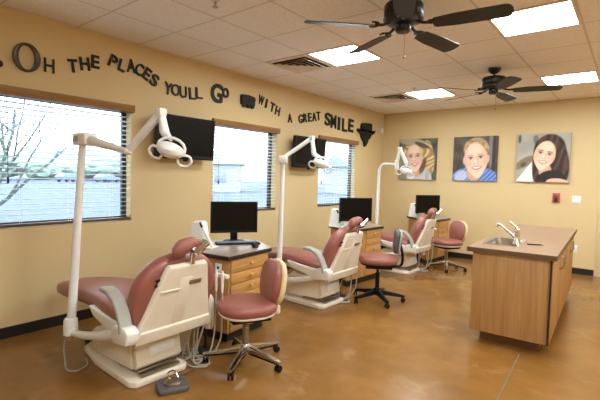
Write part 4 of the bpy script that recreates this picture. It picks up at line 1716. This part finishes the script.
fc = thing('faucet', 'chrome single lever faucet standing beside the counter sink', 'faucet', (3.25, 4.33, ZT), math.radians(175))
b = MB()
b.lathe([(0.0, 0.0), (0.036, 0.0), (0.034, 0.01), (0.026, 0.02), (0.024, 0.10), (0.028, 0.115), (0.024, 0.135), (0.0, 0.145)])
b.build('faucet_body', M['chrome'], fc)
b = MB()
b.tube([(0.015, 0, 0.06), (0.08, 0, 0.115), (0.155, 0, 0.165), (0.175, 0, 0.165), (0.182, 0, 0.14)], [0.017, 0.014, 0.013, 0.014, 0.013], 10, curve=4)
b.build('spout', M['chrome'], fc)
b = MB()
b.tube([(0.0, 0, 0.135), (0.03, 0.01, 0.175), (0.065, 0.015, 0.205)], [0.012, 0.009, 0.012], 10)
b.build('lever', M['chrome'], fc)
t = thing('pen', 'dark pen lying on the counter right of the faucet', 'pen', (3.40, 4.36, ZT), math.radians(25))
b = MB()
b.tube([(-0.07, 0, 0.007), (0.05, 0, 0.007)], 0.006, 10)
b.build('barrel', M['black'], t)
b = MB()
b.tube([(0.05, 0, 0.007), (0.065, 0, 0.006), (0.075, 0, 0.006)], [0.006, 0.004, 0.001], 10)
b.build('tip', M['nickel'], t)
b = MB()
b.box((-0.05, 0, 0.014), (0.04, 0.003, 0.003), 0.001)
b.build('clip', M['nickel'], t)

# ------------------------------------------------------------------ outdoors, seen through the blinds
b = MB()
b.box((-80.3, 40, -0.35), (160, 260, 0.3))
struct(b.build('ground', M['ground']))


def branch(b, p, d, L, rad, depth):
    pts = [p]
    rr = [rad]
    n = 4
    q = Vector(p)
    dv = Vector(d).normalized()
    for k in range(n):
        dv = (dv + Vector((random.uniform(-.18, .18), random.uniform(-.22, .22), random.uniform(-.05, .16)))).normalized()
        q = q + dv * L / n
        pts.append(q.copy())
        rr.append(rad * (1 - 0.55 * (k + 1) / n))
    b.tube(pts, rr, 6)
    if depth == 0:
        return
    for k in range(random.choice((2, 3)) if depth > 1 else 3):
        i = random.randint(1, n)
        a = random.uniform(0.4, 0.95) * random.choice((-1, 1))
        side = Vector((-dv.y, dv.x, 0))
        if side.length < 0.1:
            side = Vector((0.5, 1, 0))
        side.normalize()
        nd = (dv + side * a + Vector((random.uniform(-.4, .4), 0, random.uniform(-0.1, .35)))).normalized()
        branch(b, pts[i], nd, L * random.uniform(0.6, 0.8), rr[i] * 0.75, depth - 1)


tree = thing('bare_tree', 'bare grey tree outside the large window', 'tree', (-3.2, 2.15, -0.2))
b = MB()
b.tube([(0, -0.35, -0.05), (0.0, -0.3, 0.8), (0.05, -0.25, 1.2)], [0.10, 0.075, 0.06], 8)
b.build('trunk', M['bark'], tree)
b = MB()
random.seed(11)
for d, L, rr, st in (((0.1, -0.15, 1), 1.35, 0.045, (0.03, -0.27, 1.05)), ((0.0, 0.35, 1), 1.5, 0.05, (0.05, -0.25, 1.15)), ((0.1, 0.95, 0.8), 1.5, 0.04, (0.03, -0.27, 0.95)), ((-0.3, 0.1, 1), 1.5, 0.045, (0.04, -0.26, 1.1)), ((0.2, -0.6, 1), 1.3, 0.04, (0.02, -0.28, 0.9)), ((0.2, 0.6, 1.1), 1.5, 0.04, (0.04, -0.26, 1.1))):
    branch(b, st, d, L, rr * 0.75, 4)
b.build('branches', M['bark'], tree)


def bush(label, x, y, w, h, seed):
    random.seed(seed)
    b = MB()
    for k in range(14):
        a, rr = random.uniform(0, 2 * PI), random.uniform(0, 0.4)
        s = random.uniform(0.35, 0.6)
        bm = bmesh.new()
        bmesh.ops.create_icosphere(bm, subdivisions=3, radius=0.5)
        for vv in bm.verts:
            vv.co *= 1 + 0.35 * noise.noise(vv.co * 4 + Vector((k, seed, 0)))
        bm.transform(T(w * rr * math.cos(a), w * rr * math.sin(a), h * (0.2 + 0.5 * random.random() * (1 - rr))) @ Matrix.Diagonal((w * s, w * s, h * s * 1.1, 1)))
        b.merge(bm)
    o = b.build('leafy_tree', M['leaf'], loc=(x, y, -0.2))
    tag(o, label, 'tree', 'leafy trees far outside the windows')


bush('round leafy tree far off outside the large window, right of the post', -78, 42, 12, 5.5, 1)
bush('round leafy tree far off outside the large window, left behind the bare tree', -76, 21.5, 13, 5.2, 2)
bush('small leafy tree at the middle of the view through the large window', -84, 33.5, 8, 4.2, 3)
bush('leafy tree outside the middle window, right of the house', -34, 45, 7, 4.6, 4)


def car(label, x, y, rz):
    t = thing('parked_car', label, 'car', (x, y, -0.2), rz, 'cars parked far outside')
    b = MB()
    b.prism([(-2.1, 0.3), (2.1, 0.3), (2.15, 0.7), (1.9, 0.85), (1.0, 0.92), (0.4, 1.4), (-1.2, 1.42), (-1.9, 0.95), (-2.15, 0.85)], -0.85, 0.85, XC, 0.08)
    b.build('body', M['carblue'], t)
    for sx in (-1.3, 1.3):
        for sy in (-0.8, 0.8):
            b = MB()
            b.lathe([(0, -0.1), (0.3, -0.1), (0.32, 0), (0.3, 0.1), (0, 0.1)], T(sx, sy, 0.32) @ RX(PI / 2))
            b.build('wheel', M['black'], t)


car('dark blue car parked far outside the large window, left of the lamp post', -66, 29.5, 1.9)
car('dark blue car parked far outside the large window, right of the lamp post', -65, 35, 1.9)


def house(label, x, y, w, d, h, rz):
    t = thing('house', label, 'house', (x, y, -0.2), rz, 'pale houses outside')
    b = MB()
    b.box((0, 0, h / 2), (w, d, h))
    b.build('walls', M['stucco'], t)
    b = MB()
    b.prism([(-d / 2 - 0.4, h), (d / 2 + 0.4, h), (0, h + 1.3)], -w / 2 - 0.4, w / 2 + 0.4, Matrix(((0, 0, 1, 0), (1, 0, 0, 0), (0, 1, 0, 0), (0, 0, 0, 1))))
    b.build('roof', M['roof'], t)
    for k in (-0.3, 0.0, 0.3):
        b = MB()
        b.box((k * w, -d / 2 - 0.03, h * 0.55), (1.1, 0.06, 1.1), 0.01)
        b.build('window', M['pane'], t)


house('pale low house outside the middle window', -31, 27, 9, 6, 2.7, math.radians(45))
house('pale house outside the window nearest the corner', -18, 40, 8, 6, 2.8, math.radians(58))
b = MB()
rings = []
for i in range(60):
    q = i / 59
    ax = math.radians(95 + 90 * q)
    h = 6.5 + 4.5 * noise.noise(Vector((q * 7, 2.0, 0))) + 3.0 * noise.noise(Vector((q * 23, 5.0, 0)))
    cx, cy = math.cos(ax), math.sin(ax)
    rings.append([(cx * 118, cy * 118, -0.3), (cx * 130, cy * 130, h), (cx * 150, cy * 150, h * 0.8), (cx * 158, cy * 158, -0.3)])
b.loft(rings)
struct(b.build('hills', M['hill']))
